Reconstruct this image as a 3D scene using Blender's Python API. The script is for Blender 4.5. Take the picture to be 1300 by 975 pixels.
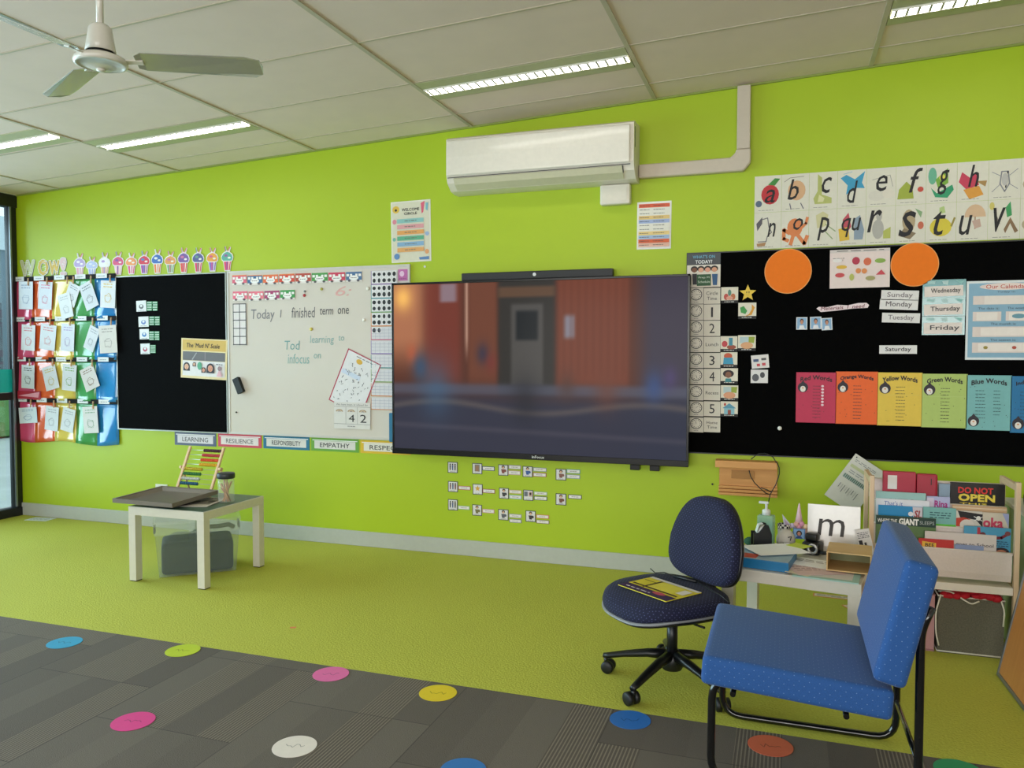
import bpy, bmesh, math, random
from mathutils import Vector, Matrix
random.seed(4)
for o in list(bpy.data.objects): bpy.data.objects.remove(o)
SC = bpy.context.scene; COL = SC.collection
pi = math.pi
# ------------------------------------------------------------------ camera, light, exposure
YAW, PITCH, ROLL, FPX = 0.334988, 0.0398782, 0.000737, 1000.54
CAM = Vector((0, -4.87, 1.366))
FWD = Vector((-math.sin(YAW)*math.cos(PITCH), math.cos(YAW)*math.cos(PITCH), -math.sin(PITCH)))
_r0 = Vector((math.cos(YAW), math.sin(YAW), 0)); _u0 = _r0.cross(FWD)
RGT = _r0*math.cos(ROLL)+_u0*math.sin(ROLL); UPV = -_r0*math.sin(ROLL)+_u0*math.cos(ROLL)
cd = bpy.data.cameras.new('camera'); cam = bpy.data.objects.new('camera', cd); COL.objects.link(cam)
cd.sensor_fit = 'HORIZONTAL'; cd.sensor_width = 36; cd.lens = FPX/1300*36; cd.clip_start = .05
cam.matrix_world = Matrix(((RGT.x, UPV.x, -FWD.x, CAM.x), (RGT.y, UPV.y, -FWD.y, CAM.y), (RGT.z, UPV.z, -FWD.z, CAM.z), (0, 0, 0, 1)))
SC.camera = cam
SC.view_settings.view_transform = 'Standard'; SC.view_settings.look = 'None'
SC.view_settings.gamma = 1; SC.view_settings.use_curve_mapping = False
SC.view_settings.exposure = 0.24
LAMP = 11.0; LEFTDAY = 410; BACKFILL = 245
w = bpy.data.worlds.new('sky'); SC.world = w; w.use_nodes = True
bg = w.node_tree.nodes['Background']; bg.inputs[0].default_value = (.72, .87, 1, 1); bg.inputs[1].default_value = 1.5
def area(name, loc, rot, sx, sy, power, color):
    l = bpy.data.lights.new(name, 'AREA'); l.shape = 'RECTANGLE'; l.size = sx; l.size_y = sy; l.energy = power; l.color = color
    o = bpy.data.objects.new(name, l); o.location = loc; o.rotation_euler = rot; COL.objects.link(o); return o
XL, XR, YB = -6.084, 4.6, -9.2
area('daylight_left', (XL-.35, -3.85, 1.35), (0, math.radians(-100), 0), 2.3, 7.0, LEFTDAY, (.68, .88, 1))
area('back_fill', (-.6, YB-.35, 1.45), (math.radians(112), 0, 0), 8.0, 2.0, BACKFILL, (1, .95, .87))  # added fill lamp behind the unseen back wall, tilted up to lift the ceiling

def ray(px, py): return RGT*((px-650)/FPX)-UPV*((py-487.5)/FPX)+FWD
def W(px, py, Y=0.0): v = ray(px, py); return CAM+v*((Y-CAM.y)/v.y)
def F(px, py, Z=0.0): v = ray(px, py); return CAM+v*((Z-CAM.z)/v.z)
CZ0, CS = 2.9437, .0459
def ceilz(x): return CZ0+CS*x

# ------------------------------------------------------------------ materials
def lin(h):
    h = h.lstrip('#'); o = []
    for i in (0, 2, 4):
        c = int(h[i:i+2], 16)/255; o.append(c/12.92 if c <= .04045 else ((c+.055)/1.055)**2.4)
    return (*o, 1)
_M = {}
def mat(h, rough=.55, metal=0.0, noise=.05, scale=40, bump=0.0, coat=0.0):
    k = (h, rough, metal, noise, scale, bump, coat)
    if k in _M: return _M[k]
    m = bpy.data.materials.new('surface_'+h.strip('#')); m.use_nodes = True; t = m.node_tree; N = t.nodes; L = t.links
    b = N['Principled BSDF']; b.inputs['Roughness'].default_value = rough; b.inputs['Metallic'].default_value = metal
    b.inputs['Coat Weight'].default_value = coat
    c = lin(h)
    tc = N.new('ShaderNodeTexCoord'); nz = N.new('ShaderNodeTexNoise'); nz.inputs['Scale'].default_value = scale; nz.inputs['Detail'].default_value = 2
    L.new(tc.outputs['Object'], nz.inputs['Vector'])
    mx = N.new('ShaderNodeMix'); mx.data_type = 'RGBA'
    mx.inputs[6].default_value = tuple(x*(1-noise) for x in c[:3])+(1,); mx.inputs[7].default_value = tuple(min(1, x*(1+noise)) for x in c[:3])+(1,)
    L.new(nz.outputs[0], mx.inputs[0]); L.new(mx.outputs[2], b.inputs['Base Color'])
    if bump:
        bp = N.new('ShaderNodeBump'); bp.inputs['Strength'].default_value = bump; bp.inputs['Distance'].default_value = .003
        L.new(nz.outputs[0], bp.inputs['Height']); L.new(bp.outputs[0], b.inputs['Normal'])
    _M[k] = m; return m
def emis(h, s, name='glow'):
    m = bpy.data.materials.new(name); m.use_nodes = True; b = m.node_tree.nodes['Principled BSDF']
    b.inputs['Base Color'].default_value = (.8, .8, .8, 1); b.inputs['Emission Color'].default_value = lin(h); b.inputs['Emission Strength'].default_value = s
    return m
def clear(h, alpha, rough=.1, name='clear_plastic'):
    m = bpy.data.materials.new(name); m.use_nodes = True; t = m.node_tree; N = t.nodes; L = t.links
    b = N['Principled BSDF']; b.inputs['Base Color'].default_value = lin(h); b.inputs['Roughness'].default_value = rough; b.inputs['Alpha'].default_value = alpha
    nz = N.new('ShaderNodeTexNoise'); nz.inputs['Scale'].default_value = 6; mr = N.new('ShaderNodeMapRange')
    mr.inputs[3].default_value = alpha*.9; mr.inputs[4].default_value = min(1, alpha*1.1); L.new(nz.outputs[0], mr.inputs[0]); L.new(mr.outputs[0], b.inputs['Alpha'])
    return m
class NB:
    """small helper for math node graphs"""
    def __init__(s, m): s.t = m.node_tree; s.N = s.t.nodes; s.L = s.t.links
    def m(s, op, a, b=None, c=None):
        n = s.N.new('ShaderNodeMath'); n.operation = op
        for i, v in enumerate((a, b, c)):
            if v is None: continue
            if isinstance(v, (int, float)): n.inputs[i].default_value = v
            else: s.L.new(v, n.inputs[i])
        return n.outputs[0]
    def mix(s, f, a, b):
        n = s.N.new('ShaderNodeMix'); n.data_type = 'RGBA'
        for i, v in ((0, f), (6, a), (7, b)):
            if isinstance(v, (int, float, tuple)): n.inputs[i].default_value = v
            else: s.L.new(v, n.inputs[i])
        return n.outputs[2]
    def sep(s, o): n = s.N.new('ShaderNodeSeparateXYZ'); s.L.new(o, n.inputs[0]); return n.outputs
def newmat(name, rough=.8):
    m = bpy.data.materials.new(name); m.use_nodes = True; b = m.node_tree.nodes['Principled BSDF']; b.inputs['Roughness'].default_value = rough
    return m, b, NB(m)
def dotted(name, base, dot, pitch, r, rough=.85):
    m, b, q = newmat(name, rough)
    tc = q.N.new('ShaderNodeTexCoord'); P = q.sep(tc.outputs['Object']); Nn = q.sep(tc.outputs['Normal'])
    ab = [q.m('ABSOLUTE', Nn[i]) for i in range(3)]
    def mask(a, c):
        u = q.m('MULTIPLY', q.m('ADD', a, c), .7071/pitch); v = q.m('MULTIPLY', q.m('SUBTRACT', a, c), .7071/pitch)
        fu = q.m('SUBTRACT', q.m('FRACT', u), .5); fv = q.m('SUBTRACT', q.m('FRACT', v), .5)
        d = q.m('SQRT', q.m('ADD', q.m('MULTIPLY', fu, fu), q.m('MULTIPLY', fv, fv)))
        return q.m('LESS_THAN', d, r)
    mz = mask(P[0], P[1]); my = mask(P[0], P[2]); mx = mask(P[1], P[2])
    gz = q.m('MULTIPLY', q.m('GREATER_THAN', ab[2], ab[0]), q.m('GREATER_THAN', ab[2], ab[1]))
    gx = q.m('MULTIPLY', q.m('GREATER_THAN', ab[0], ab[1]), q.m('SUBTRACT', 1, gz))
    gy = q.m('SUBTRACT', q.m('SUBTRACT', 1, gz), gx)
    M = q.m('ADD', q.m('ADD', q.m('MULTIPLY', mz, gz), q.m('MULTIPLY', my, gy)), q.m('MULTIPLY', mx, gx))
    nz = q.N.new('ShaderNodeTexNoise'); nz.inputs['Scale'].default_value = 600; q.L.new(tc.outputs['Object'], nz.inputs['Vector'])
    c = lin(base); base2 = q.mix(nz.outputs[0], tuple(x*.75 for x in c[:3])+(1,), tuple(x*1.3 for x in c[:3])+(1,))
    b.inputs['Sheen Weight'].default_value = .16 if 'blue' in name else .04; b.inputs['Sheen Roughness'].default_value = .4
    q.L.new(q.mix(q.m('MULTIPLY', M, .62), base2, lin(dot)), b.inputs['Base Color'])
    bp = q.N.new('ShaderNodeBump'); bp.inputs['Strength'].default_value = .25; bp.inputs['Distance'].default_value = .002; q.L.new(nz.outputs[0], bp.inputs['Height']); q.L.new(bp.outputs[0], b.inputs['Normal'])
    return m
def woodmat(name, c1, c2, axis=0, rough=.5, sc=14):
    m, b, q = newmat(name, rough); tc = q.N.new('ShaderNodeTexCoord'); mp = q.N.new('ShaderNodeMapping')
    s = [sc*3]*3; s[axis] = sc*.25; mp.inputs['Scale'].default_value = s; q.L.new(tc.outputs['Object'], mp.inputs['Vector'])
    nz = q.N.new('ShaderNodeTexNoise'); nz.inputs['Scale'].default_value = 1; nz.inputs['Detail'].default_value = 4; q.L.new(mp.outputs[0], nz.inputs['Vector'])
    q.L.new(q.mix(nz.outputs[0], lin(c1), lin(c2)), b.inputs['Base Color']); return m

# ------------------------------------------------------------------ mesh collector
class G:
    def __init__(s): s.v = []; s.f = []; s.mi = []; s.sm = []; s.mats = []
    def mid(s, m):
        if isinstance(m, str): m = mat(m)
        if m not in s.mats: s.mats.append(m)
        return s.mats.index(m)
    def add(s, vs, fs, m, smooth=False, T=None):
        k = len(s.v); i = s.mid(m)
        s.v += [tuple(T @ Vector(p)) if T else tuple(p) for p in vs]
        for f in fs: s.f.append([k+a for a in f]); s.mi.append(i); s.sm.append(smooth)
        return s
    def box(s, m, c, d, bev=0, T=None, seg=2):
        bm = bmesh.new(); bmesh.ops.create_cube(bm, size=1)
        bmesh.ops.scale(bm, vec=d, verts=bm.verts)
        if bev: bmesh.ops.bevel(bm, geom=bm.edges[:], offset=min(bev, min(d)*.49), segments=seg, profile=.6, affect='EDGES')
        bmesh.ops.translate(bm, vec=c, verts=bm.verts); bm.verts.ensure_lookup_table()
        s.add([v.co[:] for v in bm.verts], [[v.index for v in f.verts] for f in bm.faces], m, bool(bev) and seg > 2, T); bm.free(); return s
    def lathe(s, m, prof, c=(0, 0, 0), n=24, T=None, smooth=True):
        vs = []; fs = []
        for r, z in prof:
            for k in range(n): a = 2*pi*k/n; vs.append((c[0]+max(r, 1e-5)*math.cos(a), c[1]+max(r, 1e-5)*math.sin(a), c[2]+z))
        for j in range(len(prof)-1):
            for k in range(n): fs.append((j*n+k, j*n+(k+1) % n, (j+1)*n+(k+1) % n, (j+1)*n+k))
        return s.add(vs, fs, m, smooth, T)
    def cyl(s, m, a, b, r, n=12, r2=None):
        return s.tube(m, [a, b], r, n, r2)
    def tube(s, m, pts, r, n=10, r2=None, cap=True):
        pts = [Vector(p) for p in pts]; vs = []; fs = []; up = None
        for i, p in enumerate(pts):
            d = (pts[min(i+1, len(pts)-1)]-pts[max(i-1, 0)]).normalized()
            if up is None: up = Vector((0, 0, 1)) if abs(d.z) < .9 else Vector((1, 0, 0))
            x = d.cross(up).normalized(); y = x.cross(d).normalized(); up = y
            rr = r if r2 is None else r+(r2-r)*i/(len(pts)-1)
            for k in range(n): a = 2*pi*k/n; vs.append(p+x*(rr*math.cos(a))+y*(rr*math.sin(a)))
        for i in range(len(pts)-1):
            for k in range(n): fs.append((i*n+k, i*n+(k+1) % n, (i+1)*n+(k+1) % n, (i+1)*n+k))
        s.add(vs, fs, m, True)
        if cap:
            k = len(s.v)-len(pts)*n; e = k+(len(pts)-1)*n; i = s.mid(m)
            s.f.append([k+a for a in range(n)][::-1]); s.f.append([e+a for a in range(n)]); s.mi += [i, i]; s.sm += [False, False]
        return s
    def loft(s, m, rings, smooth=True, T=None):
        n = len(rings[0]); vs = [p for r in rings for p in r]; fs = [list(range(n))[::-1], [(len(rings)-1)*n+k for k in range(n)]]
        for j in range(len(rings)-1):
            for k in range(n): fs.append((j*n+k, j*n+(k+1) % n, (j+1)*n+(k+1) % n, (j+1)*n+k))
        return s.add(vs, fs, m, smooth, T)
    def ball(s, m, c, r, n=14, sq=(1, 1, 1)):
        vs = []; fs = []; h = n//2
        for j in range(h+1):
            t = pi*j/h
            for k in range(n): a = 2*pi*k/n; vs.append((c[0]+r*sq[0]*max(math.sin(t), 1e-4)*math.cos(a), c[1]+r*sq[1]*max(math.sin(t), 1e-4)*math.sin(a), c[2]-r*sq[2]*math.cos(t)))
        for j in range(h):
            for k in range(n): fs.append((j*n+k, j*n+(k+1) % n, (j+1)*n+(k+1) % n, (j+1)*n+k))
        return s.add(vs, fs, m, True)
    def prism(s, m, poly, y0, y1, T=None):
        """polygon in the XZ plane extruded along Y"""
        n = len(poly); vs = [(x, y0, z) for x, z in poly]+[(x, y1, z) for x, z in poly]
        fs = [list(range(n)), [n+k for k in range(n)][::-1]]+[(k, n+k, n+(k+1) % n, (k+1) % n) for k in range(n)]
        return s.add(vs, fs, m, False, T)
    def obj(s, name, parent=None, mods=None):
        me = bpy.data.meshes.new(name); me.from_pydata(s.v, [], s.f)
        for m in s.mats: me.materials.append(m)
        for p, i, sm in zip(me.polygons, s.mi, s.sm): p.material_index = i; p.use_smooth = sm
        bm = bmesh.new(); bm.from_mesh(me); bmesh.ops.recalc_face_normals(bm, faces=bm.faces) if getattr(s, 'fixn', True) else None; bm.to_mesh(me); bm.free()
        o = bpy.data.objects.new(name, me); COL.objects.link(o)
        if parent: o.parent = parent
        return o
def tag(o, label, cat, group=None, kind=None):
    if label: o['label'] = label
    if cat: o['category'] = cat
    if group: o['group'] = group
    if kind: o['kind'] = kind
    return o
def root(name, label, cat, loc=(0, 0, 0), rot=(0, 0, 0), group=None):
    o = bpy.data.objects.new(name, None); COL.objects.link(o); o.empty_display_size = .05; o.location = loc; o.rotation_euler = rot
    return tag(o, label, cat, group)
def struct(o): o['kind'] = 'structure'; return o
def rotz(a): return Matrix.Rotation(a, 4, 'Z')
def TR(loc, rot=(0, 0, 0)): 
    from mathutils import Euler
    return Matrix.Translation(loc) @ Euler(rot).to_matrix().to_4x4()

# ------------------------------------------------------------------ text and printed sheets
_T = {}
def textgeo(s, shear=0, bold=0):
    bold = 0 if any(c in 'MWNVKm' for c in s) else bold
    k = (s, shear, bold)
    if k not in _T:
        c = bpy.data.curves.new('lettering', 'FONT'); c.body = s; c.resolution_u = 2; c.shear = shear; c.offset = bold
        o = bpy.data.objects.new('lettering', c); COL.objects.link(o)
        me = bpy.data.meshes.new_from_object(o.evaluated_get(bpy.context.evaluated_depsgraph_get()))
        vs = [(v.co.x, v.co.y) for v in me.vertices]; fs = [list(p.vertices) for p in me.polygons]
        x0 = min(v[0] for v in vs); x1 = max(v[0] for v in vs); y0 = min(v[1] for v in vs); y1 = max(v[1] for v in vs)
        vs = [((x-x0)/(x1-x0)-.5, (y-y0)/(y1-y0)-.5) for x, y in vs]
        bpy.data.objects.remove(o); bpy.data.meshes.remove(me); bpy.data.curves.remove(c)
        _T[k] = (vs, fs)
    return _T[k]
def ell(cu, cv, ru, rv, n=16, a0=0, a1=2*pi): return [(cu+ru*math.cos(a0+(a1-a0)*k/n), cv+rv*math.sin(a0+(a1-a0)*k/n)) for k in range(n if a1-a0 > 6.28 else n+1)]
LAY = .0003
def paint(g, ops, w, h, y, ox=0, oz=0):
    """ops in 0..1 units, u right, v down, put on the front of a sheet w x h centred on the origin"""
    lay = 0
    for op in ops:
        k, col, a = op[0], op[1], op[2:]
        lay += 1; yy = y-LAY*lay
        P = lambda u, v: (ox+(u-.5)*w, yy, oz+(.5-v)*h)
        if k == 'r': u0, v0, u1, v1 = a; g.add([P(u0, v0), P(u0, v1), P(u1, v1), P(u1, v0)], [(0, 1, 2, 3)], col)
        elif k == 'p': g.add([P(*q) for q in a[0]], [list(range(len(a[0])))], col)
        elif k == 'e': g.add([P(*q) for q in ell(*a)], [list(range(16))], col)
        elif k == 'l':
            pts, lw = a
            for (u0, v0), (u1, v1) in zip(pts, pts[1:]):
                p, q = Vector(P(u0, v0)), Vector(P(u1, v1)); d = q-p
                if d.length < 1e-6: continue
                d.normalize(); nn = Vector((-d.z, 0, d.x))*lw/2; e = d*lw*.3
                g.add([p-nn-e, q-nn+e, q+nn+e, p+nn-e], [(0, 1, 2, 3)], col)
        elif k == 't':
            s, cu, cv, tw, th = a[:5]; sh = a[5] if len(a) > 5 else 0; bo = a[6] if len(a) > 6 else 0; bend = a[7] if len(a) > 7 else 0
            vs, fs = textgeo(s, sh); d = bo*th*h
            for dx, dz, dy in (((0, 0, 0),) if not bo else ((d, d, 0), (-d, d, 1), (d, -d, 2), (-d, -d, 3))):
                g.add([Vector(P(cu+x*tw, cv-z*th+bend*(x*2)**2))+Vector((dx, -dy*.00006, dz)) for x, z in vs], fs, col)
        elif k == 'b':   # illegible small print: rows of short bars
            u0, v0, u1, v1, rows = a; lay -= .5
            for i in range(rows):
                v = v0+(v1-v0)*(i+.25)/rows; hh = (v1-v0)/rows*.4; u = u0
                while u < u1-.02:
                    l = random.uniform(.05, .16)*(u1-u0)*2; e = min(u1, u+l); g.add([P(u, v), P(u, v+hh), P(e, v+hh), P(e, v)], [(0, 1, 2, 3)], col); u = e+.03*(u1-u0)*2
def card(name, label, cat, place, base, ops=(), group=None, thick=.0012, parts=None, rough=.6, body=None):
    """place = (x, y, z, w, h, tilt) with y the wall-side face"""
    x, y, z, cw, ch, tilt = place
    g = G(); g.fixn = False
    m = mat(base, rough) if isinstance(base, str) else base
    if body: g.add([((u-.5)*cw, yy, (.5-v)*ch) for yy in (0, -thick) for u, v in body], [list(range(len(body)))[::-1], [len(body)+k for k in range(len(body))]]+[(k, (k+1) % len(body), len(body)+(k+1) % len(body), len(body)+k) for k in range(len(body))], m)
    else: g.box(m, (0, -thick/2, 0), (cw, thick, ch))
    paint(g, ops, cw, ch, -thick)
    o = g.obj(name); o.location = (x, y, z); o.rotation_euler = (0, tilt, 0)
    tag(o, label, cat, group)
    for pn, pops, plab in (parts or []):
        pg = G(); pg.fixn = False; paint(pg, pops, cw, ch, -thick-.0008); po = pg.obj(pn, o)
        if plab: po['label'] = plab
    return o
def wr(x0, y0, x1, y1, Y=-.001, tilt=0):
    a = W(x0, y0, Y); b = W(x1, y1, Y); return ((a.x+b.x)/2, Y, (a.z+b.z)/2, b.x-a.x, a.z-b.z, math.radians(tilt))
def wc(TL, T_R, BL, Y=-.001):
    a, b, c = W(*TL, Y), W(*T_R, Y), W(*BL, Y); u, v = b-a, c-a; m = a+(u+v)/2
    return (m.x, Y, m.z, u.length, v.length, -math.atan2(u.z, u.x))
BOARD = -.0165

# ------------------------------------------------------------------ room shell
def greenwall():
    m, b, q = newmat('green_paint', .5); tc = q.N.new('ShaderNodeTexCoord')
    nz = q.N.new('ShaderNodeTexNoise'); nz.inputs['Scale'].default_value = 1.5; nz.inputs['Detail'].default_value = 3; q.L.new(tc.outputs['Object'], nz.inputs['Vector'])
    n2 = q.N.new('ShaderNodeTexNoise'); n2.inputs['Scale'].default_value = 160; q.L.new(tc.outputs['Object'], n2.inputs['Vector'])
    q.L.new(q.mix(nz.outputs[0], lin('#a9c213'), lin('#afc71a')), b.inputs['Base Color'])
    bp = q.N.new('ShaderNodeBump'); bp.inputs['Strength'].default_value = .08; bp.inputs['Distance'].default_value = .002; q.L.new(n2.outputs[0], bp.inputs['Height']); q.L.new(bp.outputs[0], b.inputs['Normal']); return m
def greencarpet():
    m, b, q = newmat('green_carpet', .95); tc = q.N.new('ShaderNodeTexCoord')
    n1 = q.N.new('ShaderNodeTexNoise'); n1.inputs['Scale'].default_value = 2.2; n1.inputs['Detail'].default_value = 4; q.L.new(tc.outputs['Object'], n1.inputs['Vector'])
    n2 = q.N.new('ShaderNodeTexNoise'); n2.inputs['Scale'].default_value = 110; n2.inputs['Detail'].default_value = 3; q.L.new(tc.outputs['Object'], n2.inputs['Vector'])
    c = q.mix(n1.outputs[0], lin('#b6b83a'), lin('#c4c642')); d = q.mix(q.m('MULTIPLY', n2.outputs[0], 1), lin('#92952a'), lin('#d8da5c'))
    q.L.new(q.mix(.55, c, d), b.inputs['Base Color'])
    bp = q.N.new('ShaderNodeBump'); bp.inputs['Strength'].default_value = .6; bp.inputs['Distance'].default_value = .006; q.L.new(n2.outputs[0], bp.inputs['Height']); q.L.new(bp.outputs[0], b.inputs['Normal']); return m
def greycarpet():
    m, b, q = newmat('grey_carpet_tile', .95); tc = q.N.new('ShaderNodeTexCoord'); P = q.sep(tc.outputs['Object'])
    xs = q.m('MULTIPLY', P[0], 1/.152); cx = q.m('FLOOR', xs)
    tile = q.m('FLOOR', q.m('MULTIPLY', P[0], 1/.608))
    row = q.m('FLOOR', q.m('MULTIPLY', q.m('ADD', P[1], q.m('MULTIPLY', tile, .27)), 1/.62))
    wn = q.N.new('ShaderNodeTexWhiteNoise'); wn.noise_dimensions = '2D'; cb = q.N.new('ShaderNodeCombineXYZ'); q.L.new(cx, cb.inputs[0]); q.L.new(row, cb.inputs[1]); q.L.new(cb.outputs[0], wn.inputs['Vector'])
    h = wn.outputs['Value']
    rib = q.m('MULTIPLY', q.m('GREATER_THAN', h, .60), 1)
    fine = q.m('FRACT', q.m('MULTIPLY', P[0], 1/.0125)); line = q.m('MULTIPLY', q.m('GREATER_THAN', fine, .62), rib)
    n2 = q.N.new('ShaderNodeTexNoise'); n2.inputs['Scale'].default_value = 260; n2.inputs['Detail'].default_value = 2; q.L.new(tc.outputs['Object'], n2.inputs['Vector'])
    n1 = q.N.new('ShaderNodeTexNoise'); n1.inputs['Scale'].default_value = 3; q.L.new(tc.outputs['Object'], n1.inputs['Vector'])
    base = q.mix(q.m('FRACT', q.m('MULTIPLY', h, 7.3)), lin('#615950'), lin('#746c61'))
    base = q.mix(q.m('MULTIPLY', rib, .7), base, lin('#5c5248'))
    base = q.mix(line, base, lin('#8a8070'))
    base = q.mix(q.m('MULTIPLY', n2.outputs[0], .35), base, lin('#4c4540'))
    fy = q.m('FRACT', q.m('MULTIPLY', q.m('ADD', P[1], q.m('MULTIPLY', tile, .27)), 1/.62)); seam = q.m('LESS_THAN', fy, .006)
    fx = q.m('FRACT', q.m('MULTIPLY', P[0], 1/.608)); seam2 = q.m('LESS_THAN', fx, .006)
    base = q.mix(q.m('MULTIPLY', q.m('MAXIMUM', seam, seam2), .6), base, lin('#2c2926'))
    q.L.new(base, b.inputs['Base Color'])
    bp = q.N.new('ShaderNodeBump'); bp.inputs['Strength'].default_value = .5; bp.inputs['Distance'].default_value = .004; q.L.new(n2.outputs[0], bp.inputs['Height']); q.L.new(bp.outputs[0], b.inputs['Normal']); return m
WALLG = greenwall()
GC = greencarpet()
YG = -1.935
struct(G().box(GC, ((XL+XR)/2, YG/2, -.05), (XR-XL, -YG, .1)).obj('floor'))
struct(G().box(greycarpet(), ((XL+XR)/2, (YG+YB)/2, -.05), (XR-XL, YG-YB, .1)).obj('floor'))
struct(G().prism(WALLG, [(XL-.1, -.1), (XR+.1, -.1), (XR+.1, ceilz(XR)+.08), (XL-.1, ceilz(XL)+.08)], 0, .12).obj('wall_front'))
WHITEW = mat('#cfcabd', .7)
struct(G().box(WHITEW, (XR+.06, YB/2, 1.55), (.12, -YB, 3.4)).obj('wall_right'))
gb = G(); gb.box(WHITEW, ((XL+XR)/2, YB-.06, .3), (XR-XL, .12, .6)); gb.box(WHITEW, ((XL+XR)/2, YB-.06, 2.9), (XR-XL, .12, .7))
gb.box(WHITEW, (-5.3, YB-.06, 1.57), (1.5, .12, 1.96)); gb.box(WHITEW, (4.0, YB-.06, 1.57), (1.2, .12, 1.96)); struct(gb.obj('wall_back'))
BB = W(540, 680.8).z
struct(G().box(mat('#b9bcb6', .4), ((XL+XR)/2, -.008, BB/2+.0005), (XR-XL-.002, .015, BB-.001), .003).obj('baseboard_front'))
# ceiling: raked plane of tiles plus grid
CT = mat('#e6d2c6', .9, noise=.05, scale=6)
g = G(); x0, x1 = XL-.1, XR+.1
g.add([(x0, .1, ceilz(x0)), (x1, .1, ceilz(x1)), (x1, YB-.12, ceilz(x1)), (x0, YB-.12, ceilz(x0)), (x0, .1, ceilz(x0)+.1), (x1, .1, ceilz(x1)+.1), (x1, YB-.12, ceilz(x1)+.1), (x0, YB-.12, ceilz(x0)+.1)],
      [(0, 3, 2, 1), (4, 5, 6, 7), (0, 1, 5, 4), (1, 2, 6, 5), (2, 3, 7, 6), (3, 0, 4, 7)], CT); struct(g.obj('ceiling'))
GX = [-5.574+1.199*i for i in range(9)]
BARM = mat('#bdb29c', .6)
g = G()
ang = math.atan(CS)
for x in GX: g.box(BARM, (x, YB/2, ceilz(x)-.002), (.024, -YB, .008))
struct(g.obj('trim_1'))
g = G(); LIGHTCOL = (1, 3, 5, 7)
bars = []
for j in range(15): bars.append(-.28-.6*j)
for i in range(-1, 8):
    xa = XL if i < 0 else GX[i]; xb = GX[i+1]
    ys = list(bars)
    if i in LIGHTCOL: ys.append(-.58)
    for y in ys:
        if y < YB: continue
        xm = (xa+xb)/2; g.box(BARM, (0, 0, 0), ((xb-xa)-.02, .012, .006), T=TR((xm, y, ceilz(xm)-.001), (0, -ang, 0)))
struct(g.obj('trim_2'))
struct(G().box(mat('#8d9a4a', .5), ((XL+XR)/2, -.006, 0), (XR-XL, .012, .012), T=TR(((0), 0, ceilz(0)-.006), (0, -ang, 0))).obj('trim_3'))

# left glazed wall
BLK = mat('#16181a', .4); ALU = mat('#8a8f94', .35, .7)
g = G()
g.box(BLK, (XL, -.03, 1.33), (.07, .05, 2.66)); g.box(BLK, (XL, YB/2, 2.61), (.09, -YB, .10)); g.box(BLK, (XL, YB/2, .035), (.09, -YB, .07))
g.box(BLK, (XL, YB/2, 1.0), (.06, -YB, .06))
for yy in (-1.35, -2.7, -4.05, -5.4, -6.75, -8.1): g.box(BLK, (XL, yy, 1.33), (.07, .06, 2.5))
g.box(ALU, (XL+.038, -.062, 1.33), (.012, .014, 2.5))
struct(g.obj('window_1'))
def panemat():
    m = bpy.data.materials.new('window_glass'); m.use_nodes = True; t = m.node_tree; t.nodes.clear(); N = t.nodes
    o = N.new('ShaderNodeOutputMaterial'); a = N.new('ShaderNodeBsdfTransparent'); a.inputs[0].default_value = (.9, .96, .96, 1); gl = N.new('ShaderNodeBsdfGlossy'); gl.inputs['Roughness'].default_value = .02
    fr = N.new('ShaderNodeFresnel'); fr.inputs[0].default_value = 1.45; mx = N.new('ShaderNodeMixShader')
    t.links.new(fr.outputs[0], mx.inputs[0]); t.links.new(a.outputs[0], mx.inputs[1]); t.links.new(gl.outputs[0], mx.inputs[2]); t.links.new(mx.outputs[0], o.inputs[0]); return m
struct(G().box(panemat(), (XL-.01, YB/2, 1.33), (.006, -YB-.06, 2.5)).obj('window_2'))
struct(G().box(mat('#1fc4c4', .4), (XL+.008, YB/2, 1.13), (.004, -YB-.06, .19)).obj('trim_4'))
g = G(); g.box(ALU, (-.8, YB-.06, 1.57), (.06, .08, 1.96)); g.box(ALU, (1.6, YB-.06, 1.57), (.06, .08, 1.96)); g.box(ALU, (-2.6, YB-.06, 1.57), (.06, .08, 1.96)); struct(g.obj('window_3'))
# above the glazed wall up to the ceiling
struct(G().box(WHITEW, (XL, YB/2, 2.74), (.1, -YB, .16)).obj('wall_left'))
# outside
struct(G().box(mat('#b9bdb6', .8, noise=.2, scale=2), (XL-6, -3, -.06), (11.8, 20, .1)).obj('ground'))
g = G(); g.box(mat('#6e8088', .6), (-13.5, 2, 1.6), (.3, 26, 3.2)); g.box(mat('#c4d0d2', .6), (-13.5, 2, 3.5), (.4, 26, .6))
g.box(mat('#3c4a50', .2), (-13.32, 4, 1.5), (.05, 3, 1.5)); g.box(mat('#3c4a50', .2), (-13.32, 9, 1.5), (.05, 3, 1.5))
tag(g.obj('neighbouring_building'), 'grey blue building seen through the glass at far left', 'building')
tag(G().box(mat('#5f8a4a', .9, noise=.3, scale=5), (-12.2, 4, .35), (.9, 14, .7), .12).obj('hedge'), 'low green hedge in front of the grey blue building outside', 'hedge')

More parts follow.
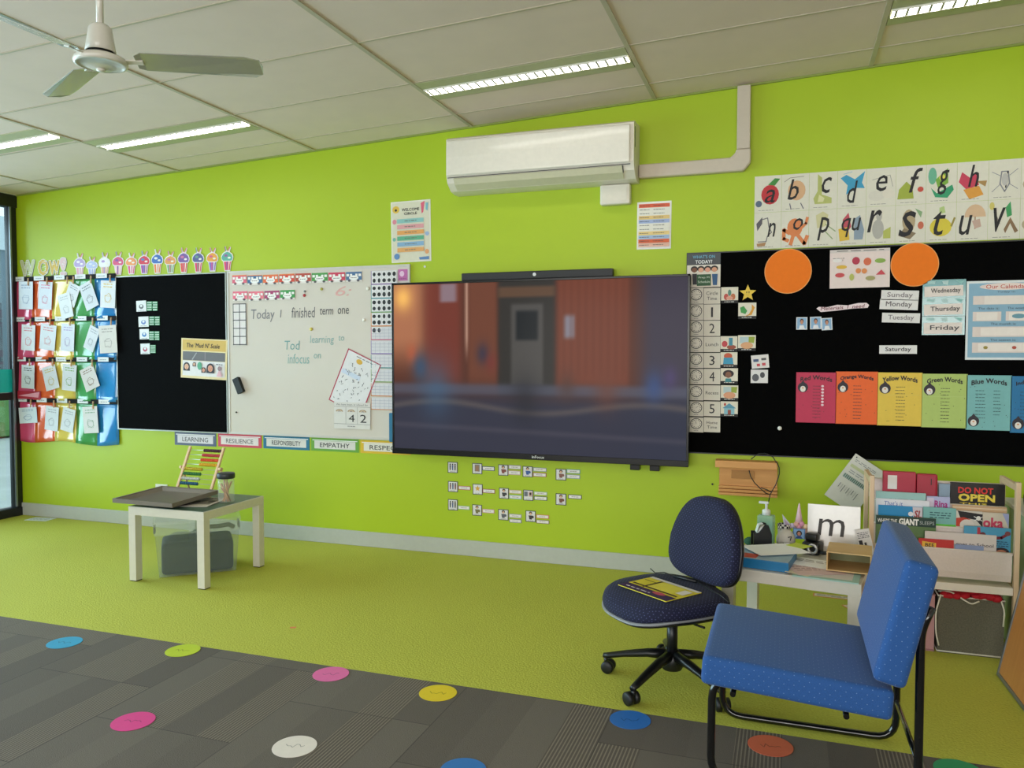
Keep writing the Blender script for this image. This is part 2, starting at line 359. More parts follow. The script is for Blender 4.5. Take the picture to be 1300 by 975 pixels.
# ------------------------------------------------------------------ ceiling lights
LE = emis('#fffaf0', LAMP, 'lamp_tube_glow'); WHT = mat('#e6e2d6', .4); REFL = mat('#c7cc98', .35)
def light(cx, y0, label, first=[None]):
    loc = (cx, y0, ceilz(cx)-.0)
    if first[0] is None:
        r = root('ceiling_light', label, 'ceiling light', loc, (0, -ang, 0), 'recessed strip lights')
        G().box(mat('#b8b892', .5), (0, 0, -.003), (1.17, .285, .006)).obj('panel', r)
        d = G().box(LE, (0, -.0, -.0075), (1.15, .08, .003)).obj('diffuser', r)
        g = G()
        for k in range(24): g.box(mat('#b4b2a6', .5), (-.56+k*.0487, 0, -.0115), (.012, .076, .005))
        g.box(WHT, (0, .042, -.0105), (1.16, .004, .009)); g.box(WHT, (0, -.042, -.0105), (1.16, .004, .009))
        g.obj('louvre', r); first[0] = r; return r
    r = first[0].copy(); COL.objects.link(r); r.location = loc; r['label'] = label
    for c in first[0].children: k = c.copy(); COL.objects.link(k); k.parent = r
    return r
light((GX[3]+GX[4])/2, -.73, 'lit recessed strip light in the ceiling just above the air conditioner')
light((GX[1]+GX[2])/2, -.73, 'lit recessed strip light in the ceiling to the right below the fan blades')
light((GX[5]+GX[6])/2, -.73, 'lit recessed strip light at the top right corner of the photo')
light((GX[0]+XL)/2+.6, -1.06, 'lit recessed strip light cut by the left edge of the photo') if False else light(GX[0]+.6, -1.06, 'lit recessed strip light cut by the left edge of the photo')
for k, (xx, yy) in enumerate((((GX[1]+GX[2])/2, -3.7), ((GX[3]+GX[4])/2, -3.7), ((GX[5]+GX[6])/2, -3.7), ((GX[1]+GX[2])/2, -6.7), ((GX[3]+GX[4])/2, -6.7), ((GX[5]+GX[6])/2, -6.7))):
    light(xx, yy, 'lit recessed strip light behind the camera, '+('left', 'middle', 'right')[k % 3]+' one of the '+('nearer', 'further')[k//3]+' row')

# ------------------------------------------------------------------ ceiling fan
FW = mat('#dcd8cc', .3, coat=.3); CH = mat('#b9b9b0', .2, .55)
hub = CAM+ray(128, 78)*((2.45-CAM.z)/ray(128, 78).z)
fan = root('ceiling_fan', 'white three bladed ceiling fan hanging at top left', 'fan', hub, (0, 0, math.radians(31.7)))
cz = ceilz(hub.x)-hub.z
G().cyl(FW, (0, 0, .12), (0, 0, cz-.004), .013).obj('downrod', fan)
G().lathe(FW, [(0, cz-.003), (.06, cz-.003), (.06, cz-.03), (.03, cz-.07), (.014, cz-.075)]).obj('canopy', fan)
G().lathe(FW, [(.013, .135), (.03, .132), (.040, .120), (.047, .075), (.053, .035), (.05, .033), (.044, .06), (0, .07)], n=32).obj('motor_cover', fan)
G().lathe(BLK, [(0, .036), (.046, .036), (.046, .022), (0, .022)]).obj('motor_gap', fan)
G().lathe(FW, [(0, .022), (.06, .022), (.088, .010), (.094, -.005), (.09, -.013), (.08, -.016), (.078, -.012), (.04, -.026), (0, -.030)], n=40).obj('motor_housing', fan)
G().lathe(FW, [(0, -.028), (.016, -.028), (.014, -.036), (0, -.038)]).obj('hub_cap', fan)
for k in range(3):
    a = math.radians((-3, 122, 238)[k]); g = G()
    pr = [(.125, -.04), (.15, -.056), (.52, -.066), (.575, -.055), (.585, -.02), (.58, .03), (.55, .058), (.15, .052), (.125, .036)]
    T = rotz(a) @ Matrix.Rotation(math.radians(-14), 4, 'X')
    n = len(pr); g.add([(x, y, z+.02*(y/.06)**2*.35) for z in (.0, .003) for x, y in pr], [list(range(n))[::-1], list(range(n, 2*n))]+[(i, (i+1) % n, n+(i+1) % n, n+i) for i in range(n)], CH, False, T)
    bl = g.obj('blade', fan)
    G().box(FW, (.105, 0, .004), (.09, .026, .006), .002, T).obj('blade_bracket', bl)

# ------------------------------------------------------------------ air conditioner, trunking
AX0, AX1 = -2.075, -.868; AW = mat('#e4ddcf', .35)
ac = root('air_conditioner', 'white split system air conditioner high on the green wall', 'air conditioner', ((AX0+AX1)/2, 0, 2.56)); hw = (AX1-AX0)/2
Tx = Matrix(((0, 1, 0, 0), (1, 0, 0, 0), (0, 0, 1, 0), (0, 0, 0, 1)))
def acprof(g, m, prof, a, b):   # prof in (y,z), extruded along x
    n = len(prof); vs = [(a, y, z) for y, z in prof]+[(b, y, z) for y, z in prof]
    return g.add(vs, [list(range(n)), [n+k for k in range(n)][::-1]]+[(k, n+k, n+(k+1) % n, (k+1) % n) for k in range(n)], m)
acprof(G(), AW, [(-.002, .19), (-.17, .178), (-.192, .165), (-.195, -.06), (-.175, -.11), (-.12, -.152), (-.06, -.16), (-.002, -.16)], -hw, hw).obj('housing', ac)
p = acprof(G(), mat('#e9e2d6', .28, coat=.3), [(-.196, .160), (-.206, .150), (-.211, .05), (-.206, -.062), (-.196, -.070)], -hw+.006, hw-.022).obj('front_panel', ac)
for mm in (p,):
    b = mm.modifiers.new('soft', 'BEVEL'); b.width = .006; b.segments = 2
acprof(G(), mat('#cfcaaf', .35), [(-.190, -.082), (-.196, -.086), (-.174, -.120), (-.130, -.150), (-.126, -.144), (-.167, -.114)], -hw+.05, hw-.07).obj('louvre', ac)
acprof(G(), BLK, [(-.1925, -.0762), (-.1965, -.0762), (-.1965, -.080), (-.1925, -.080)], -hw+.01, hw-.02).obj('panel_gap', ac)
acprof(G(), BLK, [(-.1925, -.082), (-.176, -.122), (-.170, -.122), (-.186, -.082)], hw-.068, hw-.064).obj('louvre_gap', ac)
G().box(mat('#55604a', .5), (hw+.0005, -.15, .09), (.002, .014, .12)).obj('side_vent', ac)
TRM = mat('#cdbfae', .4)
zt = W(808.5, 211.5, -.03).z; zb = W(808.5, 228.5, -.03).z; xa, xb = W(935, 150, -.03).x, W(953.8, 150, -.03).x
zt = (zt+W(928.5, 199, -.03).z)/2; zb = (zb+W(928.5, 217, -.03).z)/2
tr = root('pipe_trunking', 'white boxed pipe cover running from air conditioner up to ceiling', 'trunking', (xa, 0, zt))
G().prism(TRM, [(AX1-xa+.004, 0), (-.03, 0), (.0, .03), (.0, .045), (xb-xa, .045), (xb-xa, -.035), (.045, zb-zt), (AX1-xa+.004, zb-zt)], -.001, -.05).obj('corner_cover', tr).modifiers.new('b', 'BEVEL').width = .006
G().box(TRM, ((xb-xa)/2, -.0255, .046+(ceilz(xa)-.012-zt-.046)/2), (xb-xa-.008, .049, ceilz(xa)-.012-zt-.046), .006).obj('vertical_cover', tr)
x, y, z, cw, ch, _ = wr(762, 235, 800, 258, -.05); z = min(z, 2.398-ch/2)
jb = root('junction_box', 'small white rounded box mounted under right end of air conditioner', 'junction box', (x, 0, z))
G().box(AW, (0, -.03, 0), (cw, .058, ch), .012, seg=3).obj('cover', jb); G().box(AW, (0, -.0601, 0), (cw*.8, .003, ch*.7), .001).obj('lid', jb)

# ------------------------------------------------------------------ boards
FEL = mat('#08090b', .95, noise=.5, scale=90, bump=.3); FEL2 = mat('#030303', .95, noise=.4, scale=60, bump=.3)
for f_ in (FEL, FEL2): f_.node_tree.nodes['Principled BSDF'].inputs['Specular IOR Level'].default_value = .08; SIL = mat('#b9bab4', .35, .5)
def board(name, label, x0, x1, z0, z1, m, fw=.012, fm=SIL, surf='felt_panel'):
    r = root(name, label, 'board', ((x0+x1)/2, 0, (z0+z1)/2)); hx, hz = (x1-x0)/2, (z1-z0)/2
    G().box(m, (0, -.0078, 0), (2*hx-.004, .0136, 2*hz-.004)).obj(surf, r)
    for s in (-1, 1):
        G().box(fm, (0, -.0095, s*(hz-fw/2)), (2*hx, .017, fw)).obj('frame_rail', r); G().box(fm, (s*(hx-fw/2), -.0095, 0), (fw, .017, 2*hz-2*fw-.001)).obj('frame_rail', r)
    return r
board('pinboard', 'black fabric pinboard between rainbow chart and whiteboard', -4.995, -3.94, .757, 1.962, FEL, .008)
X0, X1 = W(291, 450).x, W(521.5, 340).x
board('whiteboard', 'white magnetic board with silver frame left of the television', X0, X1, .757, 1.966, mat('#dcd4ca', .22, noise=.02, scale=3, coat=.5), .016, mat('#d6d2cc', .3, .2), 'writing_surface')
board('pinboard', 'long black fabric pinboard right of the television', W(871, 450).x, 1.75, .757, 1.966, FEL2, .007, mat('#2a2c2a', .4))
def rod_lines(): pass

# ------------------------------------------------------------------ television
SX0, SX1, SZ0, SZ1 = -2.512, -.543, .684, 1.831
tv = root('television', 'large black flat screen television on the green wall showing a street film still', 'television', ((SX0+SX1)/2, -.11, (SZ0+SZ1)/2))
hx, hz = (SX1-SX0)/2, (SZ1-SZ0)/2; TB = mat('#0d0e10', .25)
def screenimg(u, v):
    def ss(a, b, x): t = min(1, max(0, (x-a)/(b-a))); return t*t*(3-2*t)
    def band(a, b, x, s=.012): return ss(a-s, a+s, x)*(1-ss(b-s, b+s, x))
    c = [.34, .20, .16]
    def mix(col, k):
        for i in range(3): c[i] += (col[i]-c[i])*k
    mix((.66, .43, .31), band(-.1, .12, u, .05)*(1-ss(.3, .6, v)))
    mix((.95, .72, .38), math.exp(-((u-.035)**2/.0012+(v-.08)**2/.006)))
    mix((.48, .22, .18), band(.12, .25, u, .02)*(1-ss(.5, .7, v))*.7)
    mix((.55, .50, .55), band(.175, .235, u)*band(0, .11, v)*.8)
    mix((.75, .60, .52), band(.268, .277, u, .006)*(1-ss(.3, .5, v)))
    mix((.42, .25, .19), band(.28, .38, u)*(1-ss(.5, .7, v)))
    mix((.20, .19, .18), band(.385, .58, u)*(1-ss(.62, .70, v)))
    mix((.30, .29, .28), band(.43, .54, u, .008)*band(.13, .6, v, .015))
    mix((.13, .14, .15), band(.447, .522, u, .008)*band(.17, .34, v, .015))
    mix((.36, .27, .21), band(.385, .58, u)*band(.03, .09, v, .01))
    mix((.44, .24, .18), band(.59, .82, u)*(1-ss(.55, .7, v)))
    mix((.50, .48, .52), band(.61, .645, u, .008)*band(.2, .33, v, .02))
    mix((.24, .22, .27), band(.86, 1.2, u, .04))
    k = .5+.5*math.sin(u*260); mix((.35, .19, .14), .25*k*band(.59, .82, u)*(1-ss(.5, .6, v)))
    mix((.20, .21, .27), ss(.55, .75, v)*.95)
    mix((.33, .34, .40), band(.60, .66, v, .02)*.7)
    mix((.40, .36, .34), band(.72, .75, v+.03*math.sin(u*9), .02)*.6)
    mix((.34, .32, .36), band(.84, .86, v-.05*u, .02)*.5)
    for (a, b, r1, col, kk) in ((.07, .42, .02, (.75, .35, .22), .7), (.1, .5, .03, (.2, .3, .42), .8), (.33, .42, .022, (.2, .2, .28), .8), (.36, .47, .02, (.45, .2, .2), .6), (.9, .6, .03, (.22, .30, .48), .8), (.95, .55, .022, (.30, .25, .42), .7), (.62, .6, .03, (.3, .22, .2), .6), (.16, .62, .06, (.25, .38, .50), .6), (.48, .68, .05, (.16, .16, .18), .6), (.75, .62, .04, (.42, .25, .2), .6)):
        mix(col, kk*math.exp(-((u-a)**2/r1**2+((v-b)*.56)**2/(r1*1.6)**2)))
    return c
NXs, NYs = 176, 100
me = bpy.data.meshes.new('screen'); a, b = hx-.014, hz-.014; zoff = .012
vs = [(-a+2*a*i/NXs, -.0012, -b+zoff*2+(2*b-zoff*2)*j/NYs) for j in range(NYs+1) for i in range(NXs+1)]
fs = [(j*(NXs+1)+i, j*(NXs+1)+i+1, (j+1)*(NXs+1)+i+1, (j+1)*(NXs+1)+i) for j in range(NYs) for i in range(NXs)]
me.from_pydata(vs, [], fs); ca = me.color_attributes.new('picture', 'FLOAT_COLOR', 'POINT')
for j in range(NYs+1):
    for i in range(NXs+1):
        c = screenimg(i/NXs, 1-j/NYs); ca.data[j*(NXs+1)+i].color = (*[x/12.92 if x <= .04045 else ((x+.055)/1.055)**2.4 for x in c], 1)
m, bs, q = newmat('screen_picture', .15); bs.inputs['Base Color'].default_value = (.01, .01, .01, 1)
at = q.N.new('ShaderNodeVertexColor'); at.layer_name = 'picture'; q.L.new(at.outputs[0], bs.inputs['Emission Color']); bs.inputs['Emission Strength'].default_value = .9; bs.inputs['Specular IOR Level'].default_value = .04
me.materials.append(m); so = bpy.data.objects.new('screen', me); COL.objects.link(so); so.parent = tv
G().box(TB, (0, .0275, 0), (2*hx, .054, 2*hz), .004).obj('casing', tv)
g = G(); g.box(TB, (0, -.003, hz-.007), (2*hx, .008, .014), .002); g.box(TB, (-hx+.007, -.003, 0), (.014, .008, 2*hz), .002); g.box(TB, (hx-.007, -.003, 0), (.014, .008, 2*hz), .002); g.box(TB, (0, -.004, -hz+.019), (2*hx, .012, .038), .003); g.obj('bezel', tv)
g = G(); g.fixn = False; px = W(683, 580, -.12).x-(SX0+SX1)/2; paint(g, [('t', '#d8dadb', 'InFocus', .5, .5, .08, .016/.05, 0, .015)], 1, .05, -.0105, px, -hz+.02); g.obj('logo', tv)
for xx in (806, 831): x = W(xx, 594, -.1).x-(SX0+SX1)/2; G().box(TB, (x, .03, -hz-.018), (.06, .05, .034), .004).obj('foot_bracket', tv)
x = W(683, 345, -.1); 
cb = root('conference_bar', 'slim black camera bar sitting on top of television', 'camera bar', ((W(586, 350, -.08).x+W(778, 342, -.08).x)/2, -.06, SZ1+.002)); wv = W(778, 342, -.08).x-W(586, 350, -.08).x
G().box(mat('#202124', .5), (0, 0, .026), (wv, .05, .05), .006).obj('bar', cb); G().cyl(mat('#e8e8e8', .2), (.0, -.024, .028), (0, -.029, .028), .011, 16).obj('lens', cb)
x, y, z, cw, ch, _ = wr(497, 524, 503, 561, -.02)
tag(G().box(mat('#1f6f96', .6), (x, -.03, z), (cw*1.6, .02, ch), .006).obj('marker_pouch'), 'small blue pouch hanging behind left edge of television', 'pouch')

# ------------------------------------------------------------------ rainbow pocket chart, name tags, pegs, drawings
RB = ['#e0547c', '#ee6a35', '#ecd464', '#4fa55c', '#2a86cb']; RN = ['pink', 'orange', 'yellow', 'green', 'blue']
cx0, cx1 = W(17, 450, -.02).x, W(148, 450, -.02).x
rows = [(353, 405), (405.5, 456.5), (457, 508.5), (509.5, 562)]
zr = [(W(80, a, -.02).z, W(80, b, -.02).z) for a, b in rows]
pc = root('pocket_chart', 'rainbow plastic hanging chart of five colours at left of wall', 'wall chart', (cx0, -.004, 0)); CWD = cx1-cx0
for ri, (zt, zb) in enumerate(zr):
    g = G(); NS = 30
    for ci in range(5):
        m = mat(RB[ci], .16, coat=.8, noise=.06, scale=12)
        xa = CWD*ci/5; vs = []; fs = []
        for j in range(9):
            for i in range(7):
                xx = xa+CWD/5*i/6; tt = j/8; wave = .006*tt*(1+math.sin(xx*24+ri*2+tt*4))+.004*tt
                vs.append((xx, -.004-wave, zt-(zt-zb)*tt-(0 if ri < 3 else .012*tt*math.sin(xx*9))))
        for j in range(8):
            for i in range(6): fs.append((j*7+i, (j+1)*7+i, (j+1)*7+i+1, j*7+i+1))
        g.add(vs, fs, m, True)
    o = g.obj('pocket_row', pc); sm = o.modifiers.new('t', 'SOLIDIFY'); sm.thickness = .001
    G().box(mat('#0c0c0e', .9), (CWD/2, -.013, zt+.004), (CWD, .006, .035)).obj('hanging_strip', pc)
cw5 = CWD/5
ordn = ['top', 'second', 'third', 'bottom']
for ri in range(4):
    zt = zr[ri][0]+.006
    for ci in range(5):
        x = cx0+cw5*(ci+.38)
        card('name_tag', 'white name tag above the %s column on the %s row of the chart' % (RN[ci], ordn[ri]), 'name tag', (x, -.0205, zt, cw5*.5, .036, 0), '#e9ecef', [('b', '#9aa0a8', .2, .35, .8, .8, 1)], 'name tags on the rainbow chart')
def peg(x, z, lab, tilt=0):
    g = G(); g.box(mat('#d8b48c', .6), (-.0035, -.003, 0), (.005, .006, .06), .001); g.box(mat('#c99a6c', .6), (.0035, -.003, 0), (.005, .006, .06), .001)
    r = root('clothes_peg', lab, 'peg', (x, -.036, z), (0, tilt, 0), 'wooden pegs on the rainbow chart'); g.obj('peg_jaws', r); G().cyl(mat('#9a9a9a', .3, .8), (-.008, -.007, .01), (.008, -.007, .01), .002, 8).obj('spring', r)
# drawings: crop pixel boxes (crop scale 4.333, offset 0,300) -> tilt
PAP = [(0, 0, 97, 250, 180, 400, 2, 'faint writing', '#dfe7f2'), (0, 1, 203, 250, 283, 400, 5, 'a pink letter shape', '#dfe3ee'), (0, 2, 315, 310, 400, 455, -12, 'faint pencil lines, half hidden', '#e3e6ea'), (0, 2, 350, 255, 430, 385, 24, 'a grey pencil drawing', '#e0e3e9'), (0, 3, 440, 248, 530, 405, -22, 'a dark looping pencil drawing', '#d8dce4'), (0, 4, 545, 245, 632, 392, 4, 'a yellow crayon drawing', '#e1e3e8'),
       (1, 0, 112, 487, 192, 628, 4, 'a red crayon bus shape', '#e3e6ec'), (1, 1, 212, 485, 303, 625, 8, 'a small red figure', '#dfe2e9'), (1, 2, 330, 482, 408, 632, 4, 'faint lilac lines', '#dcdfea'), (1, 3, 462, 490, 535, 635, 24, 'a pale pencil scribble', '#dfe2ea'), (1, 4, 540, 490, 642, 642, -3, 'a beige pencil drawing', '#ddd6d0'),
       (2, 0, 110, 708, 186, 838, 3, 'one dark diagonal stroke', '#dfe6ec'), (2, 1, 228, 708, 322, 850, -14, 'a yellow flower outline', '#e0e1e6'), (2, 2, 335, 705, 416, 850, 5, 'a small green sketch', '#dddfe4'), (2, 3, 440, 712, 540, 850, -22, 'a brown insect sketch', '#dcd6d4'),
       (3, 0, 97, 940, 200, 1030, -4, 'faint blue writing', '#dce8f0'), (3, 1, 243, 935, 320, 1070, 6, 'faint writing', '#dfe6ec'), (3, 2, 325, 940, 412, 1082, 12, 'faint writing, beside the orange column', '#dfe3e8'), (3, 3, 452, 935, 538, 1085, -4, 'faint writing and green marks', '#e0dcdc')]
MARK = ['#9fb0cc', '#d77fa0', '#b9bec6', '#8f98a6', '#7a808c', '#d9b64a', '#d8828e', '#d88a90', '#b7a9d0', '#a8acb8', '#a79c98', '#54585e', '#cdb75a', '#7fa65a', '#8a6a58', '#9fb6cf', '#aeb4bd', '#aeb4bd', '#8aa98f']
for k, (ri, ci, a, b, c, d, tl, what, col) in enumerate(PAP):
    x, y, z, cw, ch, _ = wr(a/4.333, 300+b/4.333, c/4.333, 300+d/4.333, -.04)
    s = .93 if abs(tl) > 10 else 1; cw *= .82 if abs(tl) > 10 else .97; ch *= s
    mk = MARK[k]; rr = random.Random(k)
    ops = [('b', mk, .18, .09, .82, .28, 2), ('l', mk, [(.5+.28*math.cos(t*.7+k)*(.5+rr.random()*.5), .64+.2*math.sin(t*.7+k)*(.5+rr.random()*.5)) for t in range(12)], .003), ('l', mk, [(.3, .55+.03*rr.random()), (.7, .57), (.66, .8), (.33, .78), (.3, .55)], .0025)]
    card('drawing', 'child\'s paper with %s pegged on the %s column, %s row' % (what, RN[ci], ordn[ri]), 'drawing', (x, -.034 if k % 2 == 0 else -.030, z, cw, ch, math.radians(tl)), col, ops, 'drawings pegged on the rainbow chart')
    peg(x+cw*.22, zr[ri][0]-.022, 'wooden peg holding the paper with %s in the %s row' % (what, ordn[ri]), math.radians(3))
card('poster', 'creased red and clear sheet sticking out under the pink third row', 'sheet', wr(20, 496, 52, 507, -.028), '#b4263c', [('p', '#e9a0b0', [(.1, .6), (.95, .1), (.9, .8)])], thick=.001)

# WOW letters and sundae cut outs
for k, (ch, a, b, c, d, col, lab) in enumerate((('W', 108, 130, 195, 222, '#cfd3a2', 'first letter W cut out, pale green and white, of the WOW sign'), ('O', 205, 124, 268, 218, '#d9b23c', 'golden letter O cut out in the WOW sign'), ('W', 266, 130, 330, 214, '#dcb748', 'narrow golden last letter W cut out in the WOW sign'), ('!', 328, 112, 366, 220, '#e7c3c6', 'pink and white exclamation mark cut out after WOW'))):
    pl = wr(a/4.333, 300+b/4.333, c/4.333, 300+d/4.333, -.004); vs, fs = textgeo(ch)
    g = G(); g.fixn = False
    def PB(sx, sz, y, d):
        for i_, (dx, dz) in enumerate(((0, 0), (d, 0), (-d, 0), (0, d*.7), (0, -d*.7), (d*.7, d*.6), (-d*.7, d*.6), (d*.7, -d*.6), (-d*.7, -d*.6))):
            yield [(x*pl[3]*sx+dx, y-i_*.00006, z*pl[4]*sz+dz) for x, z in vs]
    for v_ in PB(.86, .86, -.0004, .013): g.add([(x+.003, y, z-.003) for x, y, z in v_], fs, '#4a4a3a')  # dark copy shifted down and right, a drop shadow painted behind the letter
    for v_ in PB(.86, .86, -.0012, .012): g.add(v_, fs, '#e9ebdf')
    for v_ in PB(.84, .84, -.0022, .006): g.add(v_, fs, col)
    for q_ in range(8): g.add([(pl[3]*(random.random()-.5)*.7+dx, -.0028, pl[4]*(random.random()*.01+(q_/8-.5)*.8)+dz) for dx, dz in ((0, 0), (.008, 0), (.004, .008))][:3], [(0, 1, 2)], '#f2f4ee')
    o = g.obj('letter_cutout'); o.location = (pl[0], -.001, pl[2]); tag(o, lab, 'letter', 'paper WOW letters')
CUP = [(438, 92, 222, '#b9a4d8', '#e9a8bd', '#efe9f2', 'pink and lilac'), (505, 112, 220, '#b7c3e8', '#a9b4e4', '#e3e6f4', 'pale blue'), (575, 88, 220, '#f1f1f1', '#e7b79b', '#b49ad6', 'white and peach'), (650, 84, 212, '#d94f80', '#f0c3cf', '#8c4fa5', 'white with dark pink'), (722, 90, 208, '#ef9a5b', '#e2488c', '#f3f1ee', 'orange over magenta striped'), (793, 80, 206, '#d8374f', '#b03fa0', '#5c86c0', 'red over purple'), (865, 70, 204, '#3f6fc0', '#ef8440', '#f0efef', 'blue over orange striped'), (937, 82, 202, '#e6a05a', '#7fae7c', '#dc74a0', 'orange over green'), (1010, 62, 200, '#7d5aa8', '#e8563f', '#d87aa0', 'purple over red'), (1090, 62, 198, '#5a5f9c', '#df3d6c', '#6f9c8c', 'slate over crimson'), (1168, 62, 192, '#e9a23c', '#8a6cc2', '#d65a8c', 'orange over violet'), (1250, 55, 190, '#5fae9a', '#e2406c', '#9a5fa0', 'teal over pink')]
for k, (xc, yt, yb, top, bot, ac2, nm) in enumerate(CUP):
    x, y, z, cw, ch, _ = wr((xc-36)/4.333, 300+yt/4.333, (xc+36)/4.333, 300+yb/4.333, -.004)
    body = [(.28, 1), (.18, .62), (.05, .55), (.02, .40), (.12, .30), (.25, .24), (.36, .21), (.30, .03), (.38, .0), (.46, .18), (.56, .18), (.72, .02), (.80, .06), (.70, .24), (.90, .32), (.98, .44), (.94, .56), (.82, .62), (.72, 1)]
    ops = [('p', top, [(.20, .58), (.08, .52), (.07, .42), (.17, .33), (.3, .27), (.5, .23), (.7, .27), (.86, .36), (.92, .46), (.88, .55), (.8, .59)]), ('p', bot, [(.24, .62), (.78, .62), (.69, .96), (.31, .96)]), ('e', ac2, .4, .38, .14, .05), ('e', '#f3efe8', .66, .47, .12, .04),
           ('p', ac2, [(.42, .62), (.52, .62), (.5, .96), (.44, .96)]), ('p', '#f4efe9', [(.62, .62), (.7, .62), (.62, .96), (.58, .96)]), ('l', ac2, [(.40, .2), (.34, .03)], .006), ('l', '#e4577c', [(.58, .2), (.74, .05)], .006)]
    card('sundae_cutout', 'coloured paper sundae cut out, %s, above the black pinboard' % nm, 'paper cut out', (x, -.003, z, cw, ch, 0), '#ece8ea', ops, 'row of paper sundaes', body=body, thick=.001)

# cards on left pinboard
C4 = 4.333
for k, (a, b, c, d, col, nm, gs) in enumerate(((750, 355, 805, 413, '#6a6d72', 'dark grey animal', (807, 358, 868, 410)), (762, 442, 818, 498, '#6f86c4', 'blue horseshoe shape', (820, 440, 880, 490)), (768, 510, 820, 566, '#3f7fc0', 'blue tub', (820, 522, 878, 572)), (773, 590, 825, 648, '#b8506a', 'small red picture', (826, 597, 858, 643)))):
    card('picture_card', 'square white card with %s on the left pinboard' % nm, 'card', wr(a/C4, 300+b/C4, c/C4, 300+d/C4, BOARD-.001, -1), '#e8eaee', [('e', col, .5, .55, .24, .22), ('e', '#e8eaee', .5, .48, .12, .12), ('b', '#555555', .2, .86, .8, .95, 1)], 'picture cards on left pinboard')
    a, b, c, d = gs; two = (c-a) > 40
    for q_ in range(4):
        for s in range(2 if two else 1):
            ww = (c-a)/(2 if two else 1); hh = (d-b)/4
            card('word_strip', 'green word strip beside the %s card, %s from top%s' % (nm, ('first', 'second', 'third', 'last')[q_], (', left column', ', right column')[s] if two else ''), 'word strip', wr((a+s*ww+1+2*(q_ % 2)*s)/C4, 300+(b+q_*hh+.8)/C4, (a+(s+1)*ww-1)/C4, 300+(b+(q_+1)*hh-.8)/C4, BOARD-.001), '#4f9c6c', [('r', '#cfe2d6', .1, .22, .9, .75), ('b', '#3c5a48', .2, .35, .8, .65, 1)], 'green word strips')
FACE = lambda cu, cv, s, hair, skin='#e8b89a': [('e', hair, cu, cv, s, s*1.35), ('p', hair, [(cu-s, cv), (cu+s, cv), (cu+s*1.05, cv+s*1.7), (cu-s*1.05, cv+s*1.7)]), ('e', skin, cu, cv+s*.25, s*.66, s*1.05), ('e', '#5a3326', cu-s*.25, cv+s*.1, s*.1, s*.08), ('e', '#5a3326', cu+s*.25, cv+s*.1, s*.1, s*.08), ('e', '#c03a3a', cu, cv+s*.75, s*.22, s*.12)]
card('poster', 'tan poster with faces, Mud N heading and grey band, by the whiteboard', 'poster', wc((232, 429), (290.3, 431.6), (232, 479)), '#ecd9a8', [('r', '#d9b55c', .03, .03, .97, .3)], parts=[('title', [('t', '#2c2118', "The 'Mud N' Scale", .48, .17, .72, .11, .15, .02)], None), ('photo_strip', [('r', '#6c6a6e', .04, .33, .96, .55), ('l', '#a9a9ad', [(.25, .53), (.34, .36)], .008), ('r', '#8d8088', .52, .33, .54, .55)], None), ('cartoon_faces', [('r', '#e7e4e6', .04, .56, .96, .94)]+FACE(.13, .70, .07, '#2c2430')+FACE(.30, .64, .035, '#4a4248')+[('e', '#5aa886', .42, .68, .05, .1)]+FACE(.51, .77, .045, '#3a2a2a', '#e3a088')+FACE(.66, .71, .08, '#2c2430', '#dc9c80')+[('b', '#4c4c50', .78, .6, .94, .65, 1), ('e', '#9a7f86', .86, .72, .04, .06), ('p', '#e6b4c0', [(.8, .92), (.92, .92), (.88, .78), (.84, .78)])], None)]).location.y = BOARD-.001

# ------------------------------------------------------------------ whiteboard contents
K5 = 5.4167
def c5(x, y): return (280+x/K5, 320+y/K5)
TR1 = [(78, 160, '#e0607c', 'pink'), (183, 160, '#3f6c9c', 'navy blue'), (290, 157, '#ea6a3c', 'orange'), (400, 152, '#d8452e', 'orange red'), (513, 148, '#b84a3a', 'red and green'), (625, 145, '#4f9c4a', 'green'), (740, 142, '#cf3a58', 'crimson'), (860, 138, '#4a6f9c', 'steel blue'), (975, 136, '', '')]
TR2 = [(82, 272, '#ea6f88', 'salmon pink'), (190, 272, '#ee7a8e', 'light pink'), (300, 268, '#a8356c', 'purple and red'), (408, 263, '#3f9c4c', 'white patterned green'), (515, 260, '', '')]
for row, rn, hh in ((TR1, 'upper', 58), (TR2, 'lower', 55)):
    for (a, b, col, nm), nx in zip(row, row[1:]):
        p0 = c5(a+3, b); p1 = c5(nx[0]-3, b+hh+6)
        card('train_card', '%s paper train carriage in the %s row on the whiteboard' % (nm, rn), 'train card', wr(*p0, *p1, BOARD-.0015), '#ebe4e0',
             [('r', col, .0, .06, 1, .82), ('r', '#e98a4a' if row is TR1 and a < 500 else col, 0, 0, 1, .08), ('r', '#f4f1ee', .04, .2, .2, .45), ('r', '#f4f1ee', .26, .2, .4, .42), ('r', '#f4f1ee', .6, .2, .74, .42), ('r', '#f4f1ee', .8, .2, .96, .45), ('e', '#f7f4f2', .5, .6, .3, .24), ('b', '#6a5a5a', .3, .52, .7, .68, 1), ('e', '#5c5358', .22, .9, .09, .1), ('e', '#5c5358', .78, .9, .09, .1)], 'paper train carriages')
p0, p1 = c5(85, 355), c5(181, 640)
g_ops = []
for i in range(3): g_ops.append(('r', '#4a4648', i*.47, 0, i*.47+.05, 1))
for i in range(6): g_ops.append(('r', '#4a4648', 0, i*.195, 1, i*.195+.02))
card('ten_frame', 'blank ten frame grid card at left of the whiteboard', 'grid card', wr(*p0, *p1, BOARD-.0015), '#e6dfde', g_ops)
